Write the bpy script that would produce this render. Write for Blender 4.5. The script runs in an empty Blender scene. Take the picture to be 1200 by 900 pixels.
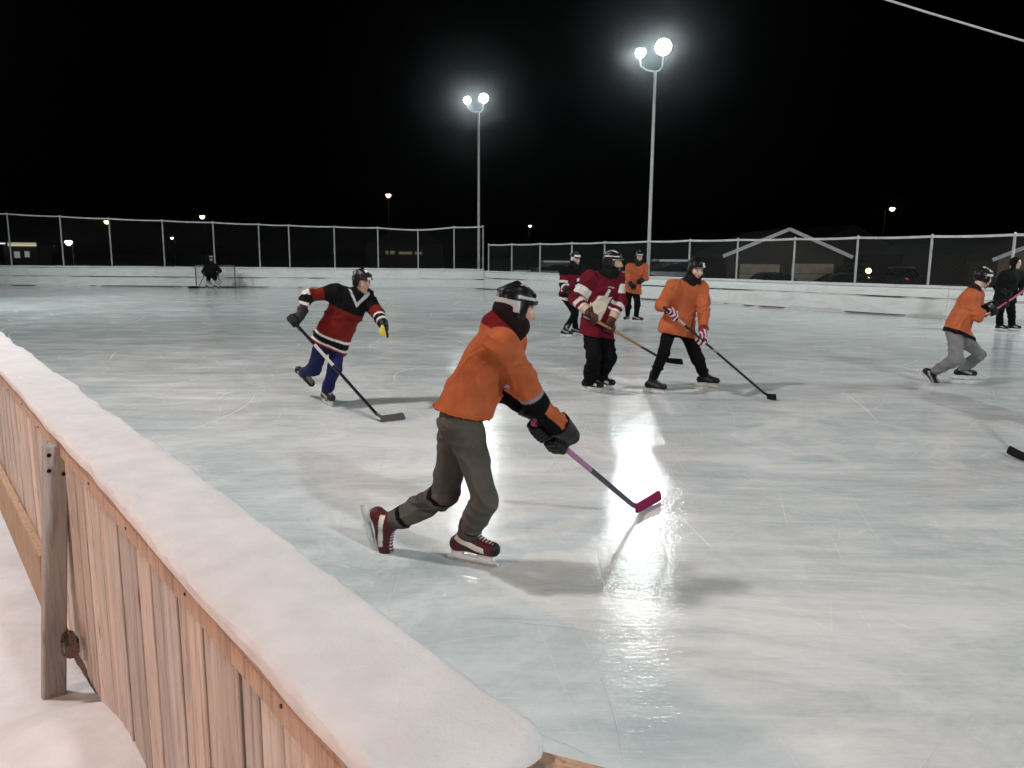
import bpy, bmesh, math, random
import numpy as np
from mathutils import Vector, Matrix
random.seed(7)
rng = np.random.default_rng(11)
scene = bpy.context.scene
COL = scene.collection

# ------------------------------------------------------------------ small helpers
def V3(a): return np.array(a, dtype=np.float64)
def nrm(a):
    a = V3(a); return a / max(1e-9, np.linalg.norm(a))
def lerp(a, b, t): return V3(a) + (V3(b) - V3(a)) * t

def tag(o, label=None, cat=None, group=None, kind=None):
    if label: o['label'] = label
    if cat: o['category'] = cat
    if group: o['group'] = group
    if kind: o['kind'] = kind
    return o

def empty(name, loc=(0, 0, 0), rz=0.0):
    o = bpy.data.objects.new(name, None); COL.objects.link(o)
    o.location = loc; o.rotation_euler = (0, 0, rz); o.empty_display_size = 0.2
    return o

def link_mesh(name, verts, faces, mat, parent=None, tint=None, smooth=False):
    me = bpy.data.meshes.new(name)
    verts = np.asarray(verts, dtype=np.float32)
    if isinstance(faces, np.ndarray):
        n, k = faces.shape
        me.vertices.add(len(verts)); me.vertices.foreach_set('co', verts.ravel())
        me.loops.add(n * k); me.loops.foreach_set('vertex_index', faces.astype(np.int32).ravel())
        me.polygons.add(n)
        me.polygons.foreach_set('loop_start', np.arange(0, n * k, k, dtype=np.int32))
        me.polygons.foreach_set('loop_total', np.full(n, k, dtype=np.int32))
        me.update(calc_edges=True)
    else:
        me.from_pydata([tuple(map(float, v)) for v in verts], [], faces)
    if tint is not None:
        t = np.ones((len(verts), 4), dtype=np.float32); t[:, :3] = tint
        a = me.color_attributes.new('tint', 'FLOAT_COLOR', 'POINT'); a.data.foreach_set('color', t.ravel())
    if smooth:
        me.polygons.foreach_set('use_smooth', np.ones(len(me.polygons), dtype=bool))
    me.validate(); me.update()
    me.materials.append(mat)
    o = bpy.data.objects.new(name, me); COL.objects.link(o)
    if parent is not None: o.parent = parent
    return o

class MB:
    """Collects boxes, tubes and prisms, then links them as ONE mesh object."""
    def __init__(s): s.v = []; s.f = []; s.t = []; s.cur = (1, 1, 1)
    def add(s, vs, fs, tint=None):
        b = len(s.v); s.v += [tuple(map(float, v)) for v in vs]
        s.f += [tuple(b + i for i in f) for f in fs]
        s.t += [tint or s.cur] * len(vs)
    def box(s, c, h, ax=None, tint=None, ch=0.0):
        c = V3(c); ax = ax if ax is not None else ((1, 0, 0), (0, 1, 0), (0, 0, 1))
        ax = [V3(a) for a in ax]
        if ch <= 0:
            vs = [c + ax[0] * h[0] * i + ax[1] * h[1] * j + ax[2] * h[2] * k for i in (-1, 1) for j in (-1, 1) for k in (-1, 1)]
            s.add(vs, [(0, 1, 3, 2), (4, 6, 7, 5), (0, 4, 5, 1), (2, 3, 7, 6), (0, 2, 6, 4), (1, 5, 7, 3)], tint); return
        bm = bmesh.new(); bmesh.ops.create_cube(bm, size=2)
        for v in bm.verts: v.co = Vector((v.co.x * h[0], v.co.y * h[1], v.co.z * h[2]))
        bmesh.ops.bevel(bm, geom=list(bm.edges), offset=ch, segments=1, affect='EDGES')
        bm.verts.index_update()
        vs = [c + ax[0] * v.co.x + ax[1] * v.co.y + ax[2] * v.co.z for v in bm.verts]
        fs = [tuple(v.index for v in f.verts) for f in bm.faces]; bm.free()
        s.add(vs, fs, tint)
    def bar(s, a, b, w, d=None, up=(0, 0, 1), tint=None, ch=0.0):
        a = V3(a); b = V3(b); y = nrm(b - a); x = np.cross(y, V3(up))
        if np.linalg.norm(x) < 1e-4: x = np.cross(y, V3((1, 0, 0)))
        x = nrm(x); z = np.cross(x, y)
        s.box((a + b) / 2, (w / 2, np.linalg.norm(b - a) / 2, (d or w) / 2), (x, y, z), tint, ch)
    def tube(s, pts, r, n=8, tint=None, cap=True):
        pts = [V3(p) for p in pts]; m = len(pts)
        rr = r if hasattr(r, '__len__') else [r] * m
        rings = []; px = None
        for i in range(m):
            d = nrm(pts[min(i + 1, m - 1)] - pts[max(i - 1, 0)])
            if px is None:
                px = np.cross(d, V3((0, 0, 1)))
                if np.linalg.norm(px) < 1e-3: px = np.cross(d, V3((1, 0, 0)))
            px = nrm(px - d * np.dot(px, d)); py = np.cross(d, px)
            rings.append([pts[i] + rr[i] * (math.cos(2 * math.pi * k / n) * px + math.sin(2 * math.pi * k / n) * py) for k in range(n)])
        vs = [p for rg in rings for p in rg]; fs = []
        for i in range(m - 1):
            for k in range(n):
                a = i * n + k; b = i * n + (k + 1) % n
                fs.append((a, b, b + n, a + n))
        if cap: fs += [tuple(range(n))[::-1], tuple(range((m - 1) * n, m * n))]
        s.add(vs, fs, tint)
    def prism(s, poly, z0, z1, o=(0, 0, 0), ax=((1, 0, 0), (0, 1, 0), (0, 0, 1)), tint=None):
        o = V3(o); A = [V3(a) for a in ax]; n = len(poly)
        vs = [o + A[0] * p[0] + A[1] * p[1] + A[2] * z for z in (z0, z1) for p in poly]
        fs = [tuple(range(n))[::-1], tuple(range(n, 2 * n))] + [(i, (i + 1) % n, n + (i + 1) % n, n + i) for i in range(n)]
        s.add(vs, fs, tint)
    def build(s, name, mat, parent=None, smooth=False):
        o = link_mesh(name, s.v, s.f, mat, parent, np.array(s.t, dtype=np.float32), False)
        if smooth:
            me = o.data
            me.polygons.foreach_set('use_smooth', np.ones(len(me.polygons), dtype=bool))
            me.set_sharp_from_angle(angle=math.radians(42))
        return o

# ------------------------------------------------------------------ value noise for meshes
def _hash(i, j, k, seed):
    x = np.sin(i * 127.1 + j * 311.7 + k * 74.7 + seed * 19.19) * 43758.5453
    return x - np.floor(x)
def vnoise(P, seed=0):
    P = np.asarray(P, dtype=np.float64); I = np.floor(P); Fq = P - I; U = Fq * Fq * (3 - 2 * Fq)
    r = 0
    for a in (0, 1):
        for b in (0, 1):
            for c in (0, 1):
                w = (U[..., 0] if a else 1 - U[..., 0]) * (U[..., 1] if b else 1 - U[..., 1]) * (U[..., 2] if c else 1 - U[..., 2])
                r = r + w * _hash(I[..., 0] + a, I[..., 1] + b, I[..., 2] + c, seed)
    return r * 2 - 1

# ------------------------------------------------------------------ signed distance fields -> one continuous mesh
class SDF:
    def __init__(s, lo, hi, h):
        s.h = h; s.lo = V3(lo); n = np.ceil((V3(hi) - s.lo) / h).astype(int) + 1
        s.n = n; s.F = np.full(n, 1.0, dtype=np.float32)
        s.g = [(s.lo[i] + h * np.arange(n[i])).astype(np.float32) for i in range(3)]
    def blk(s, lo, hi, pad):
        a = np.clip(np.floor((V3(lo) - pad - s.lo) / s.h).astype(int), 0, s.n); b = np.clip(np.ceil((V3(hi) + pad - s.lo) / s.h).astype(int) + 1, 0, s.n)
        sl = tuple(slice(a[i], b[i]) for i in range(3))
        X = s.g[0][sl[0]][:, None, None]; Y = s.g[1][sl[1]][None, :, None]; Z = s.g[2][sl[2]][None, None, :]
        return sl, X, Y, Z
    def uni(s, sl, d, k):
        A = s.F[sl]
        if A.size == 0: return
        if k > 0:
            hh = np.maximum(k - np.abs(A - d), 0) / k
            s.F[sl] = np.minimum(A, d) - hh * hh * k * 0.25
        else: s.F[sl] = np.minimum(A, d)
    def sub(s, sl, d, k):
        A = s.F[sl]; d = -d
        if A.size == 0: return
        hh = np.maximum(k - np.abs(A - d), 0) / max(k, 1e-6)
        s.F[sl] = np.maximum(A, d) + hh * hh * k * 0.25
    def cone(s, a, b, ra, rb, k=0.02, sq=None, op='uni'):
        a = V3(a); b = V3(b); r = max(ra, rb)
        sl, X, Y, Z = s.blk(np.minimum(a, b) - r, np.maximum(a, b) + r, k + 3 * s.h)
        qx, qy, qz = X - a[0], Y - a[1], Z - a[2]; ba = b - a
        w = 0.0; dot = qx * ba[0] + qy * ba[1] + qz * ba[2]; bb = float(ba @ ba); qq = qx * qx + qy * qy + qz * qz
        if sq is not None:
            u, f = sq; w = 1 / f ** 2 - 1; qu = qx * u[0] + qy * u[1] + qz * u[2]; bu = float(ba @ V3(u))
            dot = dot + w * qu * bu; bb += w * bu * bu; qq = qq + w * qu * qu
        t = np.clip(dot / max(bb, 1e-9), 0, 1)
        d = np.sqrt(np.maximum(qq - 2 * t * dot + t * t * bb, 0)) - (ra + (rb - ra) * t)
        if sq is not None: d = d * (0.5 + 0.5 * sq[1])
        getattr(s, op)(sl, d.astype(np.float32), k)
    def ell(s, c, ax, rad, k=0.02, op='uni'):
        c = V3(c); r = max(rad)
        sl, X, Y, Z = s.blk(c - r, c + r, k + 3 * s.h)
        q = (X - c[0], Y - c[1], Z - c[2]); k0 = 0; k1 = 0
        for A, R in zip(ax, rad):
            t = q[0] * A[0] + q[1] * A[1] + q[2] * A[2]
            k0 = k0 + (t / R) ** 2; k1 = k1 + (t / (R * R)) ** 2
        k0 = np.sqrt(k0); k1 = np.sqrt(k1)
        d = k0 * (k0 - 1) / np.maximum(k1, 1e-6)
        getattr(s, op)(sl, d.astype(np.float32), k)
    def cut(s, p, n, lo=None, hi=None):
        """keep only what lies behind the plane through p with normal n (inside the given block)"""
        p = V3(p); n = nrm(n)
        if lo is None: sl, X, Y, Z = s.blk(s.lo, s.lo + s.n * s.h, 0)
        else: sl, X, Y, Z = s.blk(lo, hi, 0)
        d = (X - p[0]) * n[0] + (Y - p[1]) * n[1] + (Z - p[2]) * n[2]
        s.F[sl] = np.maximum(s.F[sl], d.astype(np.float32))
    def mesh(s):
        F = s.F; S = F < 0; h = s.h
        c = np.zeros(tuple(s.n - 1), dtype=np.int8)
        for i in (0, 1):
            for j in (0, 1):
                for k in (0, 1):
                    c += S[i:s.n[0] - 1 + i, j:s.n[1] - 1 + j, k:s.n[2] - 1 + k]
        act = (c > 0) & (c < 8); idx = np.argwhere(act)
        vid = np.full(c.shape, -1, dtype=np.int32); vid[act] = np.arange(len(idx))
        corner = {}
        for i in (0, 1):
            for j in (0, 1):
                for k in (0, 1):
                    corner[(i, j, k)] = F[idx[:, 0] + i, idx[:, 1] + j, idx[:, 2] + k].astype(np.float64)
        acc = np.zeros((len(idx), 3)); cnt = np.zeros(len(idx))
        ks = list(corner)
        for a in ks:
            for b in ks:
                if sum(abs(x - y) for x, y in zip(a, b)) == 1 and a < b:
                    fa, fb = corner[a], corner[b]; m = (fa < 0) != (fb < 0)
                    t = np.where(m, fa / np.where(m, fa - fb, 1), 0)
                    p = V3(a)[None] + (V3(b) - V3(a))[None] * t[:, None]
                    acc += p * m[:, None]; cnt += m
        V = s.lo + h * (idx + acc / cnt[:, None])
        Q = []
        for ax in range(3):
            sl0 = [slice(None)] * 3; sl1 = [slice(None)] * 3
            sl0[ax] = slice(0, -1); sl1[ax] = slice(1, None)
            m = S[tuple(sl0)] != S[tuple(sl1)]
            e = np.argwhere(m); o1, o2 = (ax + 1) % 3, (ax + 2) % 3
            ok = (e[:, o1] > 0) & (e[:, o2] > 0) & (e[:, o1] < s.n[o1] - 1) & (e[:, o2] < s.n[o2] - 1)
            e = e[ok]; inside = S[e[:, 0], e[:, 1], e[:, 2]]
            def cell(d1, d2):
                q = e.copy(); q[:, o1] += d1; q[:, o2] += d2
                return vid[q[:, 0], q[:, 1], q[:, 2]]
            quad = np.stack([cell(-1, -1), cell(0, -1), cell(0, 0), cell(-1, 0)], 1)
            quad[~inside] = quad[~inside][:, ::-1]
            Q.append(quad)
        Q = np.concatenate(Q); Q = Q[(Q >= 0).all(1)]
        return V, Q

def vnormals(V, Q):
    n = np.cross(V[Q[:, 2]] - V[Q[:, 0]], V[Q[:, 3]] - V[Q[:, 1]])
    N = np.zeros_like(V)
    for i in range(4): np.add.at(N, Q[:, i], n)
    return N / np.maximum(np.linalg.norm(N, axis=1, keepdims=True), 1e-12)

def relax(V, Q, it=2, f=0.5):
    for _ in range(it):
        A = np.zeros_like(V); C = np.zeros(len(V))
        for i in range(4):
            for j in (1, 3):
                np.add.at(A, Q[:, i], V[Q[:, (i + j) % 4]]); np.add.at(C, Q[:, i], 1)
        V = V + f * (A / np.maximum(C, 1)[:, None] - V)
    return V

def sdf_obj(name, s, mat, parent, colour, wr=0.0, wf=14.0, stretch=(1, 1, 1.0), seed=0, it=1):
    V, Q = s.mesh()
    if len(V) == 0: return None
    V = relax(V, Q, it)
    if wr > 0:
        N = vnormals(V, Q)
        warp = 0.9 * vnoise(V * 4.5, seed + 5)
        q = np.stack([V[:, 0] * 3.6, V[:, 1] * 3.6, V[:, 2] * wf + V[:, 0] * stretch[0] * 6 + warp * 1.6], 1)
        f1 = (1 - np.abs(vnoise(q, seed))) ** 3
        q2 = np.stack([V[:, 0] * 6 + 7, V[:, 1] * 6, V[:, 2] * wf * 1.3 - V[:, 0] * stretch[1] * 9 + warp * 2.0], 1)
        f2 = (1 - np.abs(vnoise(q2, seed + 2))) ** 4
        m = np.clip(vnoise(V * 3.2, seed + 7) * 1.4 + 0.55, 0.1, 1); m2 = np.clip(-vnoise(V * 3.7, seed + 8) * 1.5 + 0.4, 0.05, 1)
        V = V + N * (wr * (0.8 * f1 * m + 0.6 * f2 * m2 - 0.35) + 0.35 * wr * vnoise(V * 5, seed + 3))[:, None]
    col = colour(V) if callable(colour) else np.tile(V3(colour), (len(V), 1))
    return link_mesh(name, V, Q, mat, parent, col, True)

def seg_param(V, a, b):
    a = V3(a); ba = V3(b) - a; q = V - a
    t = (q @ ba) / (ba @ ba); tc = np.clip(t, 0, 1)
    return t, np.linalg.norm(q - tc[:, None] * ba, axis=1)

def in_poly(x, z, poly):
    r = np.zeros(len(x), dtype=bool); n = len(poly)
    for i in range(n):
        x0, z0 = poly[i]; x1, z1 = poly[(i + 1) % n]
        m = ((z0 > z) != (z1 > z)) & (x < (x1 - x0) * (z - z0) / (z1 - z0 + 1e-12) + x0)
        r ^= m
    return r

# ------------------------------------------------------------------ materials
def new_mat(name):
    m = bpy.data.materials.new(name); m.use_nodes = True
    nt = m.node_tree; nt.nodes.clear()
    out = nt.nodes.new('ShaderNodeOutputMaterial'); b = nt.nodes.new('ShaderNodeBsdfPrincipled')
    nt.links.new(b.outputs[0], out.inputs[0])
    return m, nt, b
def N(nt, t, **kw):
    n = nt.nodes.new(t)
    for k, v in kw.items():
        if k in n.inputs.keys() if isinstance(k, str) else False: n.inputs[k].default_value = v
        else: setattr(n, k, v)
    return n
def ramp(nt, fac, stops, interp='LINEAR'):
    r = nt.nodes.new('ShaderNodeValToRGB'); r.color_ramp.interpolation = interp
    el = r.color_ramp.elements
    while len(el) < len(stops): el.new(0.5)
    for e, (p, c) in zip(el, stops):
        e.position = p; e.color = (c, c, c, 1) if not hasattr(c, '__len__') else (*c, 1)
    if fac is not None: nt.links.new(fac, r.inputs[0])
    return r
def mixc(nt, fac, a, b, mode='MIX'):
    m = nt.nodes.new('ShaderNodeMix'); m.data_type = 'RGBA'; m.blend_type = mode
    for s, v in ((0, fac), (6, a), (7, b)):
        if hasattr(v, 'node'): nt.links.new(v, m.inputs[s])
        elif hasattr(v, '__len__'): m.inputs[s].default_value = (*v, 1) if len(v) == 3 else v
        else: m.inputs[s].default_value = v
    return m.outputs[2]
def math_n(nt, op, a, b=None):
    m = nt.nodes.new('ShaderNodeMath'); m.operation = op
    for i, v in enumerate((a, b)):
        if v is None: continue
        if hasattr(v, 'node'): nt.links.new(v, m.inputs[i])
        else: m.inputs[i].default_value = v
    return m.outputs[0]
def coords(nt, scale=(1, 1, 1), rot=(0, 0, 0)):
    t = nt.nodes.new('ShaderNodeTexCoord'); mp = nt.nodes.new('ShaderNodeMapping')
    mp.inputs['Scale'].default_value = scale; mp.inputs['Rotation'].default_value = rot
    nt.links.new(t.outputs['Object'], mp.inputs[0]); return mp.outputs[0]
def noise(nt, vec, scale, detail=3, rough=0.55, dist=0.0):
    n = nt.nodes.new('ShaderNodeTexNoise'); n.inputs['Scale'].default_value = scale
    n.inputs['Detail'].default_value = detail; n.inputs['Roughness'].default_value = rough; n.inputs['Distortion'].default_value = dist
    nt.links.new(vec, n.inputs['Vector']); return n.outputs[0]
def bump(nt, b, hgt, strength, dist):
    n = nt.nodes.new('ShaderNodeBump'); n.inputs['Strength'].default_value = strength; n.inputs['Distance'].default_value = dist
    nt.links.new(hgt, n.inputs['Height']); nt.links.new(n.outputs[0], b.inputs['Normal'])

def tint_mat(name, rough=0.7, var=0.25, scale=9, bs=0.25, bd=0.004, bscale=60, metal=0.0, spec=0.5, sheen=0.0, sss=0.0, stretch=(1, 1, 1)):
    """surface that takes its colour pattern from the mesh and adds its own wear, grain and bump"""
    m, nt, b = new_mat(name)
    a = nt.nodes.new('ShaderNodeVertexColor'); a.layer_name = 'tint'
    c = coords(nt, stretch); n = noise(nt, c, scale, 5)
    rp = ramp(nt, n, [(0.25, 1 - var), (0.75, 1 + var * 0.4)])
    nt.links.new(mixc(nt, 1.0, a.outputs[0], rp.outputs[0], 'MULTIPLY'), b.inputs['Base Color'])
    r2 = ramp(nt, n, [(0.2, max(0.05, rough - 0.12)), (0.8, min(1, rough + 0.1))])
    nt.links.new(r2.outputs[0], b.inputs['Roughness'])
    b.inputs['Metallic'].default_value = metal; b.inputs['Specular IOR Level'].default_value = spec
    b.inputs['Sheen Weight'].default_value = sheen
    if sss:
        b.inputs['Subsurface Weight'].default_value = sss; b.inputs['Subsurface Radius'].default_value = (1, 0.35, 0.2); b.inputs['Subsurface Scale'].default_value = 0.01
    bump(nt, b, noise(nt, c, bscale, 3), bs, bd)
    return m

M = {}
M['cloth'] = tint_mat('woven_cloth', 0.9, 0.3, 11, 0.5, 0.004, 90, spec=0.06)
M['knit'] = tint_mat('knit_jersey', 0.85, 0.26, 8, 0.5, 0.003, 160, spec=0.10)
M['skin'] = tint_mat('skin', 0.5, 0.12, 30, 0.15, 0.002, 220, sss=0.15)
M['shell'] = tint_mat('helmet_shell', 0.38, 0.2, 14, 0.08, 0.002, 60, spec=0.22)
M['leather'] = tint_mat('boot_leather', 0.55, 0.25, 16, 0.3, 0.002, 120, spec=0.25)
M['plastic'] = tint_mat('plastic', 0.4, 0.12, 12, 0.1, 0.002, 90)
M['steel'] = tint_mat('brushed_steel', 0.3, 0.15, 20, 0.1, 0.001, 140, metal=1.0)
M['galv'] = tint_mat('galvanised_frosty_steel', 0.55, 0.3, 6, 0.3, 0.003, 40, metal=0.35)
M['stick'] = tint_mat('stick_composite', 0.35, 0.15, 18, 0.1, 0.001, 120)
M['tape'] = tint_mat('cloth_tape', 0.85, 0.25, 25, 0.4, 0.002, 150, spec=0.2)
M['frost'] = tint_mat('frosty_paint', 0.75, 0.3, 3.0, 0.4, 0.006, 22)
M['dark'] = tint_mat('weathered_dark_siding', 0.8, 0.35, 2.0, 0.3, 0.01, 12)
M['car'] = tint_mat('car_paint', 0.3, 0.15, 4, 0.02, 0.001, 40)
M['glass'] = tint_mat('dark_glass', 0.08, 0.05, 3, 0.0, 0.001, 10)
M['rubber'] = tint_mat('rubber', 0.8, 0.2, 12, 0.2, 0.002, 60)

def wood_mat(name, var=0.5):
    m, nt, b = new_mat(name)
    a = nt.nodes.new('ShaderNodeVertexColor'); a.layer_name = 'tint'
    c = coords(nt, (9, 9, 0.8)); g = noise(nt, c, 3.2, 8, 0.65, 1.2)
    c2 = coords(nt, (26, 26, 1.1)); g2 = noise(nt, c2, 3.0, 6, 0.7, 0.4)
    c3 = coords(nt); st = noise(nt, c3, 2.3, 4, 0.6)
    col = ramp(nt, g, [(0.28, 0.62), (0.5, 0.95), (0.75, 1.1)])
    x = mixc(nt, 1.0, a.outputs[0], col.outputs[0], 'MULTIPLY')
    worn = ramp(nt, g2, [(0.52, 0.0), (0.64, 1.0)])
    patch = ramp(nt, st, [(0.45, 0.0), (0.62, 0.85)])
    f = math_n(nt, 'MULTIPLY', worn.outputs[0], patch.outputs[0])
    x = mixc(nt, f, x, (0.22, 0.165, 0.13))
    s4 = noise(nt, coords(nt, (16, 16, 0.55)), 1.6, 4, 0.6, 0.6)
    x = mixc(nt, ramp(nt, s4, [(0.57, 0.0), (0.68, 0.7)]).outputs[0], x, (0.27, 0.22, 0.19))
    # knots
    vo = nt.nodes.new('ShaderNodeTexVoronoi'); vo.inputs['Scale'].default_value = 1.0
    nt.links.new(coords(nt, (7.5, 7.5, 2.6)), vo.inputs['Vector'])
    kn = ramp(nt, vo.outputs['Distance'], [(0.05, 0.75), (0.13, 0.0)])
    x = mixc(nt, kn.outputs[0], x, (0.16, 0.09, 0.05))
    nt.links.new(x, b.inputs['Base Color']); b.inputs['Roughness'].default_value = 0.82
    b.inputs['Specular IOR Level'].default_value = 0.25
    bump(nt, b, g2, 0.5, 0.006)
    return m
M['wood'] = wood_mat('weathered_painted_planks')

def snow_mat(name, base=(0.80, 0.81, 0.83), sc=1.0):
    m, nt, b = new_mat(name); c = coords(nt)
    n1 = noise(nt, c, 2.2 * sc, 5, 0.6); n2 = noise(nt, c, 130 * sc, 5, 0.75); n3 = noise(nt, c, 9 * sc, 4, 0.6)
    r = ramp(nt, n1, [(0.3, tuple(v * 0.9 for v in base)), (0.7, base)])
    r3 = ramp(nt, n3, [(0.35, 0.93), (0.6, 1.0)])
    nt.links.new(mixc(nt, 1.0, r.outputs[0], r3.outputs[0], 'MULTIPLY'), b.inputs['Base Color'])
    b.inputs['Roughness'].default_value = 0.9; b.inputs['Specular IOR Level'].default_value = 0.2
    h = math_n(nt, 'ADD', math_n(nt, 'MULTIPLY', n2, 0.45), n3)
    bump(nt, b, h, 0.6, 0.012)
    return m
M['snow'] = snow_mat('snow')

def board_mat():
    """white rink boards under wind-blown snow, scuffed dark by pucks"""
    m, nt, b = new_mat('snowy_white_boards'); c = coords(nt); cs = coords(nt, (1, 1, 3.2))
    n1 = noise(nt, cs, 1.3, 6, 0.62, 0.6); n2 = noise(nt, c, 14, 5, 0.7); n3 = noise(nt, cs, 5.0, 5, 0.7)
    r = ramp(nt, n1, [(0.25, (0.64, 0.66, 0.65)), (0.48, (0.79, 0.80, 0.79)), (0.7, (0.86, 0.87, 0.87))])
    d = ramp(nt, n3, [(0.64, 0.0), (0.76, 0.45)])
    nt.links.new(mixc(nt, d.outputs[0], r.outputs[0], (0.36, 0.37, 0.36)), b.inputs['Base Color'])
    b.inputs['Roughness'].default_value = 0.75
    bump(nt, b, n2, 0.5, 0.012)
    return m
M['board'] = board_mat()

def emit_mat(name, col, strength):
    m = bpy.data.materials.new(name); m.use_nodes = True; nt = m.node_tree; nt.nodes.clear()
    o = nt.nodes.new('ShaderNodeOutputMaterial'); e = nt.nodes.new('ShaderNodeEmission')
    e.inputs[0].default_value = (*col, 1); e.inputs[1].default_value = strength
    nt.links.new(e.outputs[0], o.inputs[0]); return m

def ice_mat():
    m, nt, b = new_mat('skated_ice'); c = coords(nt)
    big = noise(nt, c, 0.28, 5, 0.6, 0.3)
    mid = noise(nt, coords(nt, (1, 1.5, 1), (0, 0, 0.5)), 1.1, 7, 0.68, 0.8)
    streak = noise(nt, coords(nt, (0.35, 2.2, 1), (0, 0, 0.28)), 1.6, 7, 0.7, 0.5)
    streak2 = noise(nt, coords(nt, (2.0, 0.3, 1), (0, 0, 0.7)), 1.9, 6, 0.7, 0.6)
    fine = noise(nt, c, 16, 6, 0.75)
    fac = math_n(nt, 'ADD', math_n(nt, 'MULTIPLY', big, 0.30), math_n(nt, 'MULTIPLY', mid, 0.30))
    fac = math_n(nt, 'ADD', fac, math_n(nt, 'MULTIPLY', streak, 0.34))
    fac = math_n(nt, 'ADD', fac, math_n(nt, 'MULTIPLY', fine, 0.14))
    col = ramp(nt, fac, [(0.36, (0.28, 0.335, 0.35)), (0.45, (0.45, 0.505, 0.515)), (0.55, (0.60, 0.635, 0.64)), (0.67, (0.77, 0.775, 0.78))])
    base = col.outputs[0]
    # skate cuts: thin curved lines from warped cell edges, broken up by a mask
    wn = nt.nodes.new('ShaderNodeTexNoise'); wn.inputs['Scale'].default_value = 0.22; wn.inputs['Detail'].default_value = 0.5
    nt.links.new(c, wn.inputs['Vector'])
    cuts = None
    for i, (sc, rot, th) in enumerate(((0.55, 0.2, 0.006), (0.9, 1.1, 0.008), (1.6, 2.0, 0.012), (2.7, 0.6, 0.016))):
        mp = nt.nodes.new('ShaderNodeMapping'); mp.inputs['Rotation'].default_value = (0, 0, rot); mp.inputs['Location'].default_value = (i * 3.1, i * 1.7, 0)
        mp.inputs['Scale'].default_value = (1, 0.45, 1)
        va = nt.nodes.new('ShaderNodeVectorMath'); va.operation = 'MULTIPLY_ADD'
        nt.links.new(wn.outputs['Color'], va.inputs[0]); va.inputs[1].default_value = (2.2, 2.2, 0); nt.links.new(c, va.inputs[2])
        nt.links.new(va.outputs[0], mp.inputs[0])
        vo = nt.nodes.new('ShaderNodeTexVoronoi'); vo.feature = 'DISTANCE_TO_EDGE'; vo.voronoi_dimensions = '2D'; vo.inputs['Scale'].default_value = sc
        nt.links.new(mp.outputs[0], vo.inputs['Vector'])
        ln = ramp(nt, vo.outputs['Distance'], [(0.0, 1.0), (th, 0.0)])
        mk = ramp(nt, noise(nt, mp.outputs[0], 0.9, 4, 0.7), [(0.5, 0.0), (0.64, 0.6)])
        t = math_n(nt, 'MULTIPLY', ln.outputs[0], mk.outputs[0])
        cuts = t if cuts is None else math_n(nt, 'MAXIMUM', cuts, t)
    # dense hairline gouges in several directions and cloudy swept shavings
    hair = None
    for i, (ang, sx, sy, lo) in enumerate(((0.3, 0.5, 30, 0.60), (1.2, 0.45, 26, 0.61), (2.2, 0.5, 34, 0.60), (2.9, 0.4, 22, 0.60))):
        n_ = noise(nt, coords(nt, (sx, sy, 1), (0, 0, ang)), 1.0, 3, 0.6, 0.25)
        k_ = ramp(nt, n_, [(lo, 0.0), (lo + 0.07, 1.0)]).outputs[0]
        g_ = ramp(nt, noise(nt, coords(nt, (1, 1, 1), (0, 0, ang * 2)), 0.55, 4, 0.7, 0.5), [(0.46, 0.0), (0.6, 1.0)]).outputs[0]
        t = math_n(nt, 'MULTIPLY', k_, g_); hair = t if hair is None else math_n(nt, 'MAXIMUM', hair, t)
    base = mixc(nt, math_n(nt, 'MULTIPLY', hair, 0.38), base, (0.80, 0.81, 0.81))
    cloud = noise(nt, coords(nt, (0.8, 1.2, 1), (0, 0, 0.15)), 0.55, 8, 0.70, 1.6)
    cl = ramp(nt, cloud, [(0.49, 0.0), (0.62, 0.75)]).outputs[0]
    base = mixc(nt, cl, base, (0.78, 0.79, 0.79))
    base = mixc(nt, math_n(nt, 'MULTIPLY', cuts, 0.16), base, (0.78, 0.79, 0.79))
    nt.links.new(base, b.inputs['Base Color'])
    rr = ramp(nt, fac, [(0.38, 0.055), (0.52, 0.09), (0.66, 0.24)])
    r2 = math_n(nt, 'ADD', rr.outputs[0], math_n(nt, 'MULTIPLY', cuts, 0.3))
    nt.links.new(r2, b.inputs['Roughness'])
    b.inputs['IOR'].default_value = 1.31; b.inputs['Specular IOR Level'].default_value = 0.36
    h = math_n(nt, 'ADD', math_n(nt, 'MULTIPLY', noise(nt, c, 7, 5, 0.6), 0.6), math_n(nt, 'MULTIPLY', noise(nt, coords(nt, (0.55, 2.0, 1)), 26, 4, 0.6), 0.36))
    h = math_n(nt, 'ADD', h, math_n(nt, 'MULTIPLY', cuts, -0.15))
    bump(nt, b, h, 0.42, 0.012)
    return m
M['ice'] = ice_mat()
# ------------------------------------------------------------------ people
UP = V3((0, 0, 1))
def ik(a, c, hint, l1, l2):
    """joint between a and c with fixed bone lengths, bending towards the hint"""
    a, c, hint = V3(a), V3(c), V3(hint)
    d = np.linalg.norm(c - a); n = (c - a) / d
    if d > 0.985 * (l1 + l2):
        k = d / (0.985 * (l1 + l2)); l1 *= k; l2 *= k
    x = (l1 * l1 - l2 * l2 + d * d) / (2 * d); y = math.sqrt(max(l1 * l1 - x * x, 1e-6))
    h = hint - a; h = h - n * (h @ n)
    if np.linalg.norm(h) < 1e-3: h = np.cross(n, UP)
    return a + n * x + nrm(h) * y

def frame(f, u=UP):
    f = nrm(f); r = nrm(np.cross(f, u)); u = np.cross(r, f)
    return r, f, u

def hand_frame(wr, el, axis, grip, ts):
    """grip point, shaft axis, outward direction, side direction"""
    s = nrm(axis); o = V3(el) - grip; o = nrm(o - s * (o @ s)); t = np.cross(s, o) * ts
    return V3(grip), s, o, t

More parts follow.
